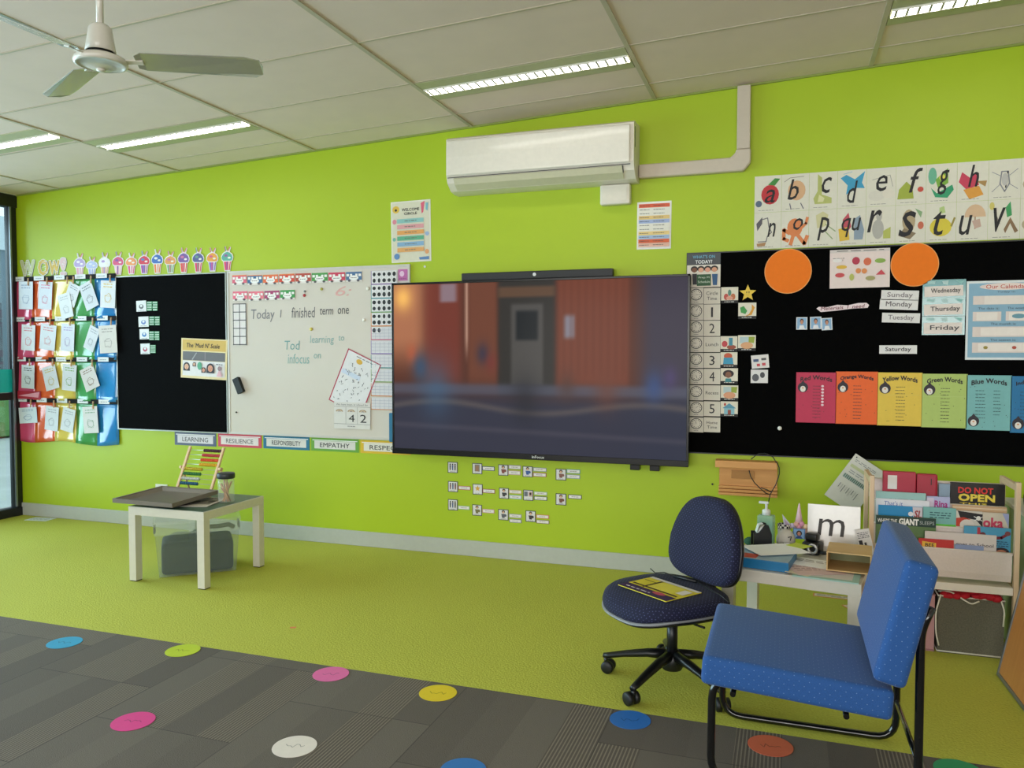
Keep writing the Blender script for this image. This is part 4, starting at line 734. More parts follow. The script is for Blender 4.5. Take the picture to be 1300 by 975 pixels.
for i, (pl, t, lb) in enumerate((((1011, 402.8, 1024.7, 418.4), 0, 'leftmost'), ((1028.5, 402.3, 1042.6, 417.8), -1, 'middle'), ((1043, 403.8, 1056.4, 419), -3, 'right, tilted'))):
    card('portrait_card', 'small blue backed portrait of a person in white shirt, %s' % lb, 'portrait card', rb(*pl, t)[:1]+(RB_Y-(.002 if i == 2 else 0),)+rb(*pl, t)[2:], '#e4e6ea', [('r', '#8ab0d4', .08, .06, .92, .94), ('e', '#4a3028', .5, .32, .17, .2), ('e', '#c88c70', .5, .4, .13, .18), ('p', '#eaeaee', [(.25, .94), (.32, .66), (.68, .66), (.78, .94)])], 'small portrait cards')
PENG = lambda cu, cv: [('e', '#2c2430', cu, cv, .13, .1), ('e', '#ece4dc', cu, cv+.03, .07, .06), ('e', '#e08c4c', cu, cv+.01, .025, .012), ('p', '#2c2430', [(cu-.08, cv-.06), (cu, cv-.14), (cu+.08, cv-.06)])]
WD = [((1011, 472.6, 1061, 537.4), '#c42a50', 'Red', 'Red Words', .2), ((1061.4, 471.6, 1113.6, 539.2), '#f2641c', 'Orange', 'Orange Words', .2), ((1114.4, 472.8, 1169.8, 541.4), '#e8c448', 'Yellow', 'Yellow Words', .2), ((1170.8, 474.4, 1227, 543.8), '#b4c86c', 'Green', 'Green Words', .2), ((1227.4, 476.2, 1283, 547), '#7cb8b8', 'Blue', 'Blue Words', .17), ((1283.8, 477.5, 1342, 551), '#1c74a8', 'Indigo', 'Indigo Words', .17)]
ztop = (W(1036, 472.6, RB_Y).z+W(1255, 477, RB_Y).z)/2
for (a, b, c, d), col, nm, ttl, tx in WD:
    ops = []; rr = random.Random(nm)
    for k in range(11): ops.append(('b', '#3a2c34' if nm != 'Indigo' else '#0c2c44', .42, .26+k*.062, .62, .285+k*.062, 1))
    for k in range(14): ops.append(('e', '#2c2430', rr.uniform(.06, .94), rr.uniform(.1, .95), .008, .007))
    if nm in ('Blue', 'Indigo'): ops = [o for o in ops if o[0] == 'e']+[('b', '#33484c', .2, .27+k*.062, .42, .295+k*.062, 1) for k in range(9)]+[('b', '#33484c', .6, .27+k*.062, .76, .295+k*.062, 1) for k in range(8)]
    if nm == 'Red': ops += [('e', '#f0d0d8', .66, .27+k*.062, .035, .022) for k in range(7)]
    if nm in ('Yellow', 'Green'): ops += [('l', '#d8c878' if nm == 'Yellow' else '#c8d494', [(.02, .42), (.98, .42)], .001)]
    cu, cv = ((.17, .3) if nm not in ('Blue', 'Indigo') else (.17, .84))
    card('word_poster', '%s coloured sheet titled %s on the right pinboard' % (nm.lower(), ttl), 'word poster', rb(a, b, c, d), mat(col, .55), ops, 'coloured word posters', parts=[('title', [('t', '#1c1820', ttl, .5, .10, .78, .085, 0, .03, .045)], None), ('penguin', PENG(cu, cv), None)])
DAYS = [((1118.8, 369.2, 1166.4, 380.6), 'Sunday', 2.5, '#8c8488'), ((1117, 380.6, 1165.4, 392.8), 'Monday', 3, '#6c6468'), ((1119.8, 397.8, 1167.8, 409.4), 'Tuesday', 2, '#8c8488'), ((1116.4, 438.4, 1164, 449.2), 'Saturday', 0, '#2c2a2e')]
for pl, s, t, tc in DAYS:
    card('day_card', 'loose white day card reading %s' % s, 'day card', rb(*pl, t), '#e8e4e2', [], 'loose day cards', parts=[('lettering', [('t', tc, s, .5, .52, .68, .62, 0, .01)], None)])
for (a, b, c, d), s in (((1171.6, 355.6, 1226, 377.2), 'Wednesday'), ((1171, 378.4, 1225.2, 400.8), 'Thursday'), ((1170.6, 402, 1224.4, 425), 'Friday')):
    o = card('day_pocket', 'teal plastic pocket holding the %s card' % s, 'pocket', rb(a, b, c, d), mat('#5f9c9a', .15, coat=.8), [('p', '#a8ccca', [(.1, .05), (.3, .08), (.28, .25), (.12, .2)]), ('p', '#b8d4d2', [(.45, .1), (.6, .05), (.58, .3), (.48, .25)]), ('p', '#8cc0bc', [(.75, .05), (.95, .1), (.9, .28)])], 'teal day pockets')
    x, y, z, cw, ch, _ = rb(a+2, b+8, c-3.5, d-1.5)
    card('day_card', 'white day card reading %s in a teal pocket' % s, 'day card', (x, RB_Y-.003, z, cw, ch, math.radians(-1.5 if s != 'Friday' else 0)), '#ecdfd8', [], 'day cards in teal pockets', parts=[('lettering', [('t', '#3a3638', s, .55, .5, .76, .56, 0, .01)], None)])
ops = [('r', '#8cb4cc', .03, .03, .97, .97), ('e', '#f0dcd4', .53, .075, .36, .045)]
for (u0, v0, u1, v1) in ((.09, .19, .97, .3), (.09, .39, .47, .51), (.53, .39, .95, .51), (.09, .58, .97, .71), (.09, .78, .95, .91)): ops += [('r', '#e8d8d0', u0, v0, u1, v1)]
ops += [('r', '#f0e4dc', .24, .19, .84, .30), ('r', '#f2e8e0', .14, .4, .42, .5), ('r', '#f2e8e0', .57, .4, .86, .5), ('e', '#6c9cac', .7, .45, .09, .03), ('r', '#f4e8e0', .2, .595, .8, .695), ('r', '#f4e8e0', .17, .79, .78, .895), ('e', '#b84c3c', .65, .845, .03, .02), ('e', '#a08c3c', .27, .845, .03, .02)]
card('calendar', 'blue Our Calendar poster reading Thursday, April and Autumn at far right', 'calendar', rb(1227.4, 357.2, 1321, 457), '#e4e8ea', ops, parts=[('title', [('t', '#cc5a4c', 'Our Calendar', .53, .075, .54, .05, 0, .01)], None), ('small_print', [('t', '#3a4c5c', 'Today is:', .53, .145, .24, .028), ('t', '#3a4c5c', 'The date is:', .3, .348, .28, .028), ('t', '#3a4c5c', 'The weather is:', .72, .348, .34, .028), ('t', '#3a4c5c', 'The month is:', .5, .545, .34, .028), ('t', '#3a4c5c', 'The season is:', .5, .748, .34, .028)], None), ('entries', [('t', '#5c4c4c', 'Thursday', .54, .245, .32, .045), ('t', '#3a3438', 'April', .5, .645, .16, .045), ('t', '#3a3438', 'Autumn', .46, .845, .26, .035), ('t', '#5c4c4c', '4th', .28, .45, .1, .03)], None)])
magnet(989.8, 543.7, '#ecebe4', 'white round pin low on the right pinboard', .012, 'pin')

# ------------------------------------------------------------------ below the right pinboard
OAK = woodmat('oiled_pine', '#c98a48', '#e0a463', 0); a = W(907.8, 590, -.1); b = W(984.8, 590, -.1)
sb = root('wooden_bracket', 'layered pine wooden bracket fixed under the right pinboard', 'wooden bracket', (-.215, 0, .605))
G().box(OAK, (0, -.05, .105), (.35, .098, .042), .004).obj('top_rail', sb)
G().box(OAK, (.01, -.02, 0), (.33, .038, .165), .003).obj('back_board', sb)
for k, (z, yy) in enumerate(((-.035, .05), (-.055, .056), (-.074, .062))): G().box(OAK, (.01, -.04-yy/2+.0195, z), (.332, yy-.02, .016), .003).obj('slat', sb)
G().box(mat('#b07a3c', .5), (-.02, -.0405, .04), (.13, .003, .05), .001).obj('knot_panel', sb)
g = G(); pts = []
for k in range(25):
    t = k/24; q_ = [(953.5, 583), (962, 576), (972, 575.5), (981, 580), (989, 592), (989.5, 602), (985, 615), (978, 627), (976, 636), (974, 642)]
    f = t*(len(q_)-1); i = min(int(f), len(q_)-2); s = f-i; px_ = q_[i][0]*(1-s)+q_[i+1][0]*s; py_ = q_[i][1]*(1-s)+q_[i+1][1]*s; pts.append(W(px_, py_, -.115-.02*math.sin(pi*t)))
cab = root('cable', 'thin black cable looping over the wooden bracket', 'cable'); G().tube(BLK, pts, .003, 6).obj('cable_loop', cab)
pts = [W(x, y, -.125) for x, y in ((951, 597), (953, 605), (958, 613), (965, 620), (972, 626), (978, 628), (979, 625), (974, 622), (966, 619))]; G().tube(BLK, pts, .003, 6).obj('cable_knot', cab)
ops = [('b', '#8a8a8c', .1, .08, .8, .14, 2), ('r', '#c4c89c', .08, .2, .9, .26), ('b', '#9a9a9c', .15, .3, .85, .38, 2), ('r', '#a8bcb4', .08, .42, .92, .5)]+[('r', '#5c7068', .1+k*.055, .42, .125+k*.055, .5) for k in range(14)]+[('r', '#4c4c50', .15+k*.07+.01*(k % 2), .62, .165+k*.07, .62+.1+.03*(k % 3)) for k in range(9)]+[('e', '#26262a', .08, .05, .02, .014)]
card('notice_sheet', 'white printed sheet pinned crookedly to the wall behind the book rack', 'sheet', wc((1085.5, 575), (1124.5, 600.5), (1047.4, 628.4), -.0195), '#dcd8d0', ops)
x, y, z, cw, ch, _ = wr(198, 613.5, 213.5, 628, -.001)
ou = root('power_outlet', 'white wall power point behind the abacus', 'power outlet', (x, -.001, z)); G().box(mat('#e4e6e2', .3), (0, -.004, 0), (.115, .008, .075), .002).obj('plate', ou); G().box(mat('#d4d6d2', .3), (-.03, -.009, 0), (.04, .004, .04), .001).obj('switch', ou)
p = W(904.5, 614.5); tag(G().cyl(BLK, (p.x, -.001, p.z), (p.x, -.006, p.z), .006, 10).obj('screw'), 'small black screw in the wall left of wooden bracket', 'screw')
p = W(539.5, 338.5); tag(G().cyl(mat('#e8e8e0', .4), (p.x, -.001, p.z), (p.x, -.005, p.z), .008, 10).obj('adhesive_dot'), 'tiny white dot on the wall under the welcome poster', 'dot')

# ------------------------------------------------------------------ low tables
LW = mat('#d9d3c6', .3, coat=.2)
def lack(label, loc, rz, top=None):
    t = root('side_table', label, 'table', loc, (0, 0, rz), None)
    G().box(LW, (0, 0, .425), (.55, .55, .05), .002).obj('tabletop', t)
    if top: G().box(top, (0, 0, .4508), (.53, .53, .0012)).obj('top_inlay', t)
    for sx in (-1, 1):
        for sy in (-1, 1):
            l = G().box(LW, (sx*.25, sy*.25, .2025), (.05, .05, .395), .002).obj('leg', t); G().box(BLK, (sx*.25, sy*.25, .0025), (.046, .046, .004)).obj('foot_pad', l)
    return t
TX, TY = -3.415, -.945
lack('square white low table with green top at left of the room', (TX, TY, 0), 0, mat('#3c5c4a', .35))
t2c = Vector((-.250, -1.415)); ra = math.radians(-9.6); ux = Vector((math.cos(ra), math.sin(ra))); uy = Vector((-math.sin(ra), math.cos(ra))); cc = t2c+ux*.275+uy*.275
lack('square white low table crowded with stationery behind the blue chairs', (cc.x, cc.y, 0), ra)

# tub under left table
tub = root('storage_tub', 'clear plastic storage tub holding dark fabric under left table', 'tub', (-3.50, -.86, 0), (0, 0, math.radians(42)))
CP = clear('#a8bab8', .26, .25, 'frosted_tub'); CP2 = clear('#d6e4d8', .3, .2, 'tub_lid')
def opentub(m, w0, d0, w1, d1, z0, z1, th=.003):
    g = G(); 
    for (ax, ay, bx_, by_) in ((-1, -1, 1, -1), (1, -1, 1, 1), (1, 1, -1, 1), (-1, 1, -1, -1)):
        g.add([(ax*w0/2, ay*d0/2, z0), (bx_*w0/2, by_*d0/2, z0), (bx_*w1/2, by_*d1/2, z1), (ax*w1/2, ay*d1/2, z1)], [(0, 1, 2, 3)], m)
    g.add([(-w0/2, -d0/2, z0), (w0/2, -d0/2, z0), (w0/2, d0/2, z0), (-w0/2, d0/2, z0)], [(3, 2, 1, 0)], m); return g
opentub(CP, .44, .30, .48, .33, .004, .26).obj('tub_body', tub)
g = opentub(CP2, .49, .34, .50, .35, .262, .345); g.obj('raised_lid', tub)
for s in (-1, 1): G().box(BLK, (s*.246, 0, .27), (.012, .09, .04), .003).obj('clip', tub)
g = G()
rr = random.Random(2)
g.box(mat('#1c2628', .8, bump=.4), (.0, 0, .105), (.415, .275, .195), .035, None, 4)
for k in range(2): g.ball(mat(('#1c2a2a', '#232c30', '#142020')[k], .8, bump=.4), (-.10+.1*k, rr.uniform(-.01, .01), .16), .09, 16, (1.2, 1.05, .9))
g.obj('contents', tub)['label'] = 'dark fabric seen through the tub'
g = G(); g.tube(mat('#16302a', .8), [(-.02, -.1, .255), (.05, -.12, .285), (.12, -.1, .28), (.18, -.12, .29), (.21, -.1, .27)], .014, 8); g.obj('strap', tub)

# tray, papers, abacus, jar
def quad(pts, z): return [Vector((*F(x, y, z)[:2], z)) for x, y in pts]
tray = root('serving_tray', 'brown grey plastic tray lying across the left low table', 'tray', (-3.56, -1.05, .4745), (math.radians(2.2), 0, math.radians(-1)))
TM = mat('#7a7066', .35)
g = G(); g.box(TM, (0, 0, .003), (.37, .31, .004)); 
def rim(g, m, w0, d0, w1, d1, z0, z1, t): 
    for (ax, ay, bx_, by_) in ((-1, -1, 1, -1), (1, -1, 1, 1), (1, 1, -1, 1), (-1, 1, -1, -1)):
        g.add([(ax*w0/2, ay*d0/2, z0), (bx_*w0/2, by_*d0/2, z0), (bx_*w1/2, by_*d1/2, z1), (ax*w1/2, ay*d1/2, z1), (ax*(w0/2-t), ay*(d0/2-t), z0), (bx_*(w0/2-t), by_*(d0/2-t), z0), (bx_*(w1/2-t), by_*(d1/2-t), z1), (ax*(w1/2-t), ay*(d1/2-t), z1)], [(0, 1, 2, 3), (7, 6, 5, 4), (3, 2, 6, 7), (0, 4, 5, 1)], m)
g.obj('tray_base', tray)
g = G(); rim(g, TM, .37, .31, .44, .375, .002, .024, .004); rim(g, TM, .452, .388, .452, .388, .002, .027, .012); g.obj('tray_rim', tray)
def flat(name, label, cat, c, w_, h_, rz, z, base, ops=(), th=.001, group=None, rx=0, ry=0, parts=None):
    o = card(name, label, cat, (c[0], c[1], z, w_, h_, 0), base, ops, group, thick=th, parts=parts); o.location = (c[0], c[1], z); o.rotation_euler = (-pi/2+rx, ry, rz); return o
flat('magazine', 'black and white printed magazine poking from under the tray', 'magazine', (-3.42, -1.0, 0), .34, .28, math.radians(14), .4528, '#c8bfb4', [('r', '#4a4440', .05, .1, .5, .5), ('r', '#7a7268', .5, .3, .95, .8), ('b', '#3a3632', .55, .05, .95, .25, 3), ('e', '#2a2624', .88, .5, .06, .1)], .004)
flat('book', 'thin dark book lying beneath the tray front', 'book', (-3.50, -1.08, 0), .27, .2, math.radians(-6), .457, '#3a3034', [('r', '#7c2c34', .1, .8, .6, .95)], .005)
ab = root('abacus', 'wooden abacus with coloured bead rows standing on left table', 'abacus', (-3.56, -.835, .4535))
PW = woodmat('light_beech', '#d9b083', '#e8c79c', 2); dzv = Vector((0, .145, .295)); L_ = dzv.length; wr_ = .133
def abp(x, t, off=0): return Vector((x, dzv.y*t, dzv.z*t+.0))
for s in (-1, 1):
    G().box(PW, (s*wr_, 0, L_/2), (.018, .014, L_), .003, TR((0, 0, 0), (-math.atan2(dzv.y, dzv.z), 0, 0))).obj('side_rail', ab)
    G().cyl(PW, (s*(wr_+.012), .085, .165), (s*(wr_+.03), .085, .165), .012, 12).obj('hinge_knob', ab)
    G().tube(PW, [(s*(wr_+.02), .085, .165), (s*(wr_+.02), .155, .004)], .006, 8).obj('rear_prop', ab)
G().tube(PW, [(-wr_, .003, .006), (wr_, .003, .006)], .006, 8).obj('cross_bar', ab)
BC = [('#4c2438', 1), ('#c8454c', 1), ('#e0522c', 1), ('#e4b51f', 1), ('#c8b428', 0), ('#2f7a3a', 0), ('#c8cec6', 0), ('#1f5f80', 0)]
bw = .014
for k, (col, side) in enumerate(BC):
    t = .93-k*.098; G().tube(mat('#b8b8b4', .3, .8), [abp(-wr_, t), abp(wr_, t)], .0018, 6).obj('rod', ab)
    g0 = G().lathe(mat(col, .3), [(.003, -bw/2+.0005), (.009, -bw/2+.003), (.0115, 0), (.009, bw/2-.003), (.003, bw/2-.0005)], n=12).obj('bead', ab)
    for i in range(10):
        b_ = g0 if i == 0 else g0.copy()
        if i: COL.objects.link(b_); b_.parent = ab
        x = (wr_-.018-bw*i) if side else (-wr_+.018+bw*i); b_.location = abp(x, t); b_.rotation_euler = (0, pi/2, 0)
jar = root('craft_jar', 'clear jar of wooden craft sticks with dark lid beside abacus', 'jar', (-3.222, -.925, .4515))
gj = clear('#dfe6dc', .22, .05, 'jar_wall')
G().lathe(gj, [(0, .002), (.046, .002), (.048, .01), (.048, .135), (.042, .15)], n=28).obj('jar_body', jar)
G().lathe(mat('#2c3236', .4), [(0, .180), (.05, .180), (.053, .174), (.053, .15), (.05, .147), (0, .147)], n=28).obj('lid', jar)
rr = random.Random(5)
for k in range(12):
    a = k*.52; top = Vector((.032*math.cos(a), .032*math.sin(a), .09+rr.random()*.045)); bot = Vector((.03*math.cos(a+2.4+rr.random()), .03*math.sin(a+2.4), .008))
    d = (top-bot); G().tube(mat(('#c98f5c', '#d8a06c', '#a87046')[k % 3], .6), [bot, top], .004, 6).obj('craft_stick', jar)

# papers near the left door
flat('paper_sheet', 'white papers lying on green carpet by glass wall', 'paper', (-5.74, -.10, 0), .2, .12, math.radians(8), .0015, '#dfe6e4', [('b', '#9aa4a8', .1, .2, .9, .8, 4)], .002)
s1 = F(372, 797); flat('paper_scrap', 'tiny orange paper scrap on green carpet', 'scrap', s1, .03, .018, .4, .001, '#e07a4c', [], .001)

# ------------------------------------------------------------------ floor dots
DOT = [(82, 816, '#1f9cc8', 'blue'), (232, 826, '#c2d42c', 'lime green'), (420, 856, '#e869ac', 'light pink'), (556, 880, '#ecd02c', 'yellow'), (800, 914, '#2b6fc0', 'royal blue'), (978, 947, '#d8694c', 'orange red'), (169, 916, '#e2378f', 'magenta'), (374, 948, '#ece2da', 'white'), (588, 978, '#2f78c4', 'mid blue'), (1218, 979, '#1f9a62', 'green')]
WH = {'blue': 'nearest the left photo edge', 'lime green': 'beside the carpet border', 'light pink': 'beside the carpet border', 'yellow': 'on ribbed carpet', 'royal blue': 'near the office chair', 'orange red': 'under the blue lounge chair', 'magenta': 'in the front row', 'white': 'in the front row', 'mid blue': 'cut by the bottom photo edge', 'green': 'at the bottom right corner'}
for px_, py_, col, nm in DOT:
    p = F(px_, py_); body = ell(.5, .5, .5, .5, 36)[::-1]; dk = tuple(int(col[i:i+2], 16) for i in (1, 3, 5)); dk = '#%02x%02x%02x' % tuple(int(v*.72) for v in dk)
    rr = random.Random(nm); sc = [(.28+.44*i/7, .5+rr.uniform(-.09, .09)) for i in range(8)]
    o = flat('floor_dot', '%s vinyl sitting dot on the dark carpet %s' % (nm, WH[nm]), 'floor dot', p, .152, .152, math.radians(20), .0006, col, [('l', dk, sc, .003)], .0012, 'vinyl spots on the dark carpet') if False else None
    o = card('floor_dot', '%s round sitting spot on dark carpet %s' % (nm, WH[nm]), 'floor dot', (p.x, p.y, .0006, .152, .152, 0), mat(col, .5), [('l', dk, sc, .003)], 'round spots on the dark carpet', thick=.0012, body=body)
    o.location = (p.x, p.y, .0006); o.rotation_euler = (-pi/2, 0, math.radians(15))

# ------------------------------------------------------------------ office chair
NAVY = dotted('navy_dotted_fabric', '#0e1232', '#565b86', .0125, .15); BP = mat('#101113', .35); BP2 = mat('#0c0d0e', .5)
oc = root('office_chair', 'navy dotted swivel office chair on five castors', 'office chair', (-.43, -1.62, 0), (0, 0, math.radians(226)))
def sup(a, b, n=40, p=2.6, ex=0):
    out = []
    for k in range(n):
        t = 2*pi*k/n; c, s = math.cos(t), math.sin(t); x = a*abs(c)**(2/p)*(1 if c > 0 else -1); y = b*abs(s)**(2/p)*(1 if s > 0 else -1)
        out.append((x, y*(1-ex*(x/a))))
    return out
ol = sup(.235, .235, 44, 2.7, .06)
def dome(x, y): return -.028*max(0, (x-.08)/.15)**2
SO = .045; G().loft(NAVY, [[(x*s+SO, y*s, z-.012+dome(x*s, y)) for x, y in ol] for s, z in ((.90, .352), (.985, .362), (1.0, .378), (.975, .398), (.90, .411), (.72, .418), (.4, .419))]).obj('seat', oc)
G().loft(BP, [[(x*s+SO, y*s, z-.012+dome(x*s, y)) for x, y in ol] for s, z in ((.7, .322), (.93, .335), (.995, .350), (.93, .3515))]).obj('seat_shell', oc)
G().loft(mat('#8c8e90', .4), [[(x*s+SO, y*s, z-.012+dome(x*s, y)) for x, y in ol] for s, z in ((.99, .351), (1.006, .354), (1.006, .357), (.99, .360))]).obj('piping', oc)
# backrest outline in (y,z)
bo = []
for k in range(44):
    t = 2*pi*k/44; c, s = math.cos(t), math.sin(t); yy = .205*abs(c)**(2/3.0)*(1 if c > 0 else -1); zz = (.193 if s > 0 else .162)*abs(s)**(2/(2.7 if s > 0 else 4.2))*(1 if s > 0 else -1); bo.append((yy*(1-.22*max(0, zz)/.195-.04*min(0, zz)/.195), zz))
TB_ = TR((-.180, 0, .565), (0, math.radians(-9), 0))
curv = lambda y: .35*y*y
G().loft(NAVY, [[(xx+curv(y*s), y*s, z*s) for y, z in bo] for s, xx in ((.99, -.015), (1, .0), (.985, .018), (.93, .030), (.7, .036), (.35, .038))], T=TB_).obj('backrest', oc)
G().loft(BP, [[(xx+curv(y*s), y*s, z*s) for y, z in bo] for s, xx in ((.8, -.040), (.97, -.034), (1.012, -.022), (1.012, -.012), (.98, -.010))], T=TB_).obj('back_shell', oc)
g = G()
for k in range(9): g.box(BP2, (0, 0, 0), (.032, .058+.006*(k % 2), .014), .003, TR((-.180-.012*math.sin(k/8*pi), 0, .315+k*.0155), (0, math.radians(-6), 0)))
g.obj('bellows', oc); G().box(BP, (-.10, 0, .316), (.19, .055, .016), .004).obj('back_bar', oc)
G().box(BP, (.02, 0, .298), (.2, .16, .03), .008).obj('tilt_mechanism', oc)
lv = G().tube(BP2, [(.02, .06, .306), (.02, .17, .300), (.02, .22, .304)], .005, 8).obj('lever', oc)
G().cyl(BP, (0, 0, .09), (0, 0, .29), .022, 20).obj('gas_column', oc)
st = G(); st.lathe(BP, [(0, .135), (.03, .135), (.042, .12), (.045, .07), (.04, .062), (0, .062)], n=24); st.obj('base_hub', oc)
base_a = [math.radians(a-226) for a in (175, 247, 319, 31, 103)]
for k, a in enumerate(base_a):
    T = rotz(a); g = G()
    secs = [(.03, .118, .024, .022), (.1, .112, .022, .018), (.2, .092, .019, .014), (.27, .074, .016, .012), (.295, .070, .012, .010)]
    g.loft(BP, [[(x, wy*c, z+hz_*s) for c, s in [(math.cos(2*pi*i/12), math.sin(2*pi*i/12)) for i in range(12)]] for x, z, wy, hz_ in secs], T=T); leg = g.obj('base_arm', oc)
    cs = G(); tt = T @ TR((.285, 0, 0), (0, 0, k*1.3))
    for s in (-1, 1):
        vs = []; 
        n = 20; R = .0265
        ring0 = [(R*math.cos(2*pi*i/n)-.012, s*.006, R*math.sin(2*pi*i/n)+R) for i in range(n)]; ring1 = [(p_[0], s*.024, p_[2]) for p_ in ring0]; ring2 = [((p_[0]+.012)*.7-.012, s*.028, (p_[2]-R)*.7+R) for p_ in ring0]
        cs.loft(BP2, [ring0, ring1, ring2] if s > 0 else [ring0, ring1, ring2], T=tt)
    cs.tube(BP, [tt @ Vector((0, 0, .03)), tt @ Vector((0, 0, .068))], .008, 8)
    cs.obj('castor', oc)
flat('activity_book', 'yellow and purple activity booklet lying on the office chair seat', 'booklet', (-.475, -1.69, 0), .27, .2, math.radians(-36), .4085, '#e0cf3a', [('r', '#d8d4cc', .0, .0, 1, .1), ('r', '#e6d84c', .3, .14, .78, .6), ('r', '#3c2450', 0, .72, 1, 1), ('r', '#4c3820', .05, .6, .95, .66), ('r', '#4c3820', .28, .12, .32, .7), ('e', '#c04c5c', .7, .78, .12, .08), ('b', '#d8d0dc', .1, .85, .6, .95, 1), ('l', '#3c3020', [(.05, .3), (.28, .3)], .004), ('r', '#e8e0d0', .82, .2, .97, .5)], .003)
sp = root('stylus', 'black pen on a cord lying at back of the office chair seat', 'pen', (-.385, -1.54, .4165))
G().tube(BLK, [(-.055, .03, 0), (.045, -.02, 0)], .0065, 10).obj('barrel', sp); G().tube(BLK, [(.045, -.02, 0), (.10, -.10, -.003), (.15, -.17, .0), (.19, -.24, -.006)], .0022, 6).obj('cord', sp); G().tube(BLK, [(-.055, .03, 0), (-.10, .06, .004), (-.14, .07, -.005), (-.16, .06, .015)], .0022, 6).obj('loop_cord', sp)

# ------------------------------------------------------------------ blue lounge chair
BLUE = dotted('blue_dotted_fabric', '#20508f', '#86a0cc', .0205, .065); TBK = mat('#0b0c0d', .18, coat=.6)
lc = root('lounge_chair', 'low armless blue upholstered chair on black tube frame', 'chair', (.035, -2.09, 0))
T = TR((0, 0, .353), (0, math.radians(3.9), 0))
G().box(BLUE, (0, 0, 0), (.55, .575, .092), .022, T, 4).obj('seat', lc)
T = TR((.300, 0, .583), (0, math.radians(13), 0))
G().box(BLUE, (0, 0, 0), (.092, .60, .375), .024, T, 4).obj('backrest', lc)
def bend(pts, rad, n=6):
    pts = [Vector(p) for p in pts]; out = [pts[0]]
    for i in range(1, len(pts)-1):
        a, b, c = pts[i-1], pts[i], pts[i+1]; d1 = (a-b).normalized(); d2 = (c-b).normalized(); r = min(rad, (a-b).length*.45, (c-b).length*.45); p0, p1 = b+d1*r, b+d2*r
        for k in range(n+1): t = k/n; out.append(p0*(1-t)**2+b*2*t*(1-t)+p1*t*t)
    return out+[pts[-1]]
for s in (-1, 1):
    yy = (.222 if s > 0 else -.255); G().tube(TBK, bend([(.15, yy, .315), (-.243, yy, .345), (-.245, yy, .014), (.345, yy, .014), (.345, yy, .56), (.372, yy, .63)], .075), .0125, 12).obj('side_frame', lc)
G().tube(TBK, [(.345, -.255, .17), (.345, .222, .15)], .009, 10).obj('rear_brace', lc)
G().tube(TBK, [(-.18, -.25, .292), (-.18, .25, .292)], .009, 10).obj('front_cross_bar', lc)
G().tube(TBK, [(.15, -.25, .272), (.15, .25, .272)], .009, 10).obj('mid_cross_bar', lc)

# ------------------------------------------------------------------ book rack
RKW = woodmat('rack_pine', '#cfae8a', '#e2c7a6', 2); FAB = mat('#dccfc8', .8, noise=.08, scale=120, bump=.2); SX_0, SX_1 = .381, .966
rk = root('book_rack', 'pale wooden sling book rack with white fabric pockets', 'book rack', ((SX_0+SX_1)/2, -.9, 0)); hw = (SX_1-SX_0)/2
for s in (-1, 1):
    G().box(RKW, (s*hw, 0, .40), (.02, .03, .80), .003).obj('front_post', rk)
    G().box(RKW, (s*hw, .26, .395), (.02, .03, .79), .003).obj('rear_post', rk)
    G().box(RKW, (s*hw, .13, .775), (.018, .228, .03), .003).obj('side_rail', rk); G().box(RKW, (s*hw, .13, .31), (.018, .228, .03), .003).obj('side_rail', rk)
G().box(mat('#e6dccf', .5), (0, .13, .315), (2*hw-.022, .285, .034), .002).obj('shelf_board', rk)
tiers = []
for py_, Y in ((616.5, -.70), (645.5, -.765), (675.5, -.835), (704, -.893)):
    z = W(1286, py_, Y).z; tiers.append((Y, z)); yl = Y+.9
    G().tube(mat('#e8dfd4', .5), [(-hw+.012, yl, z), (hw-.012, yl, z)], .007, 10).obj('rod', rk)
for i, (Y, z) in enumerate(tiers):
    yl = Y+.9; zb = z-.125; pts = [(yl-.009, z+.003), (yl-.008, zb+.03), (yl, zb), (yl+.035, zb+.004), (yl+.042, zb+.03)]
    g = G(); g.add([(x, y, zz) for y, zz in pts for x in (-hw+.016, hw-.016)], [(2*k, 2*k+1, 2*k+3, 2*k+2) for k in range(len(pts)-1)], FAB, False); o = g.obj('fabric_pocket', rk); o.modifiers.new('t', 'SOLIDIFY').thickness = .0015
PG = mat('#e9e4d8', .7)
def book(name, label, x0, y0, x1, y1, Y, base, ops=(), ext=.09, th=.012, parts=None, group='picture books in the rack', lean=0, cat='book'):
    x, y, z, cw, ch, _ = wr(x0, y0, x1, y1, Y); H_ = ch+ext; xa, xb = max(x-cw/2, .395), min(x+cw/2, .9525); x, cw = (xa+xb)/2, xb-xa
    r = root(name, label, cat, (x, Y, z+ch/2-H_), (math.radians(-lean), 0, 0), group)
    g = G(); g.box(mat(base, .3) if isinstance(base, str) else base, (0, 0, H_/2), (cw-.002, .0015, H_)); g.fixn = False; paint(g, ops, cw-.002, ch, -.0008, 0, H_-ch/2); g.obj('cover', r)
    G().box(PG, (0, th/2, H_/2-.001), (cw-.006, th-.0025, H_-.006)).obj('pages', r)
    G().box(mat(base, .3) if isinstance(base, str) else base, (0, th, H_/2), (cw-.002, .0015, H_)).obj('back_cover', r)
    for pn, po in (parts or []): g = G(); g.fixn = False; paint(g, po, cw-.002, ch, -.0028, 0, H_-ch/2); g.obj(pn, r)
    return r
T1 = -.745
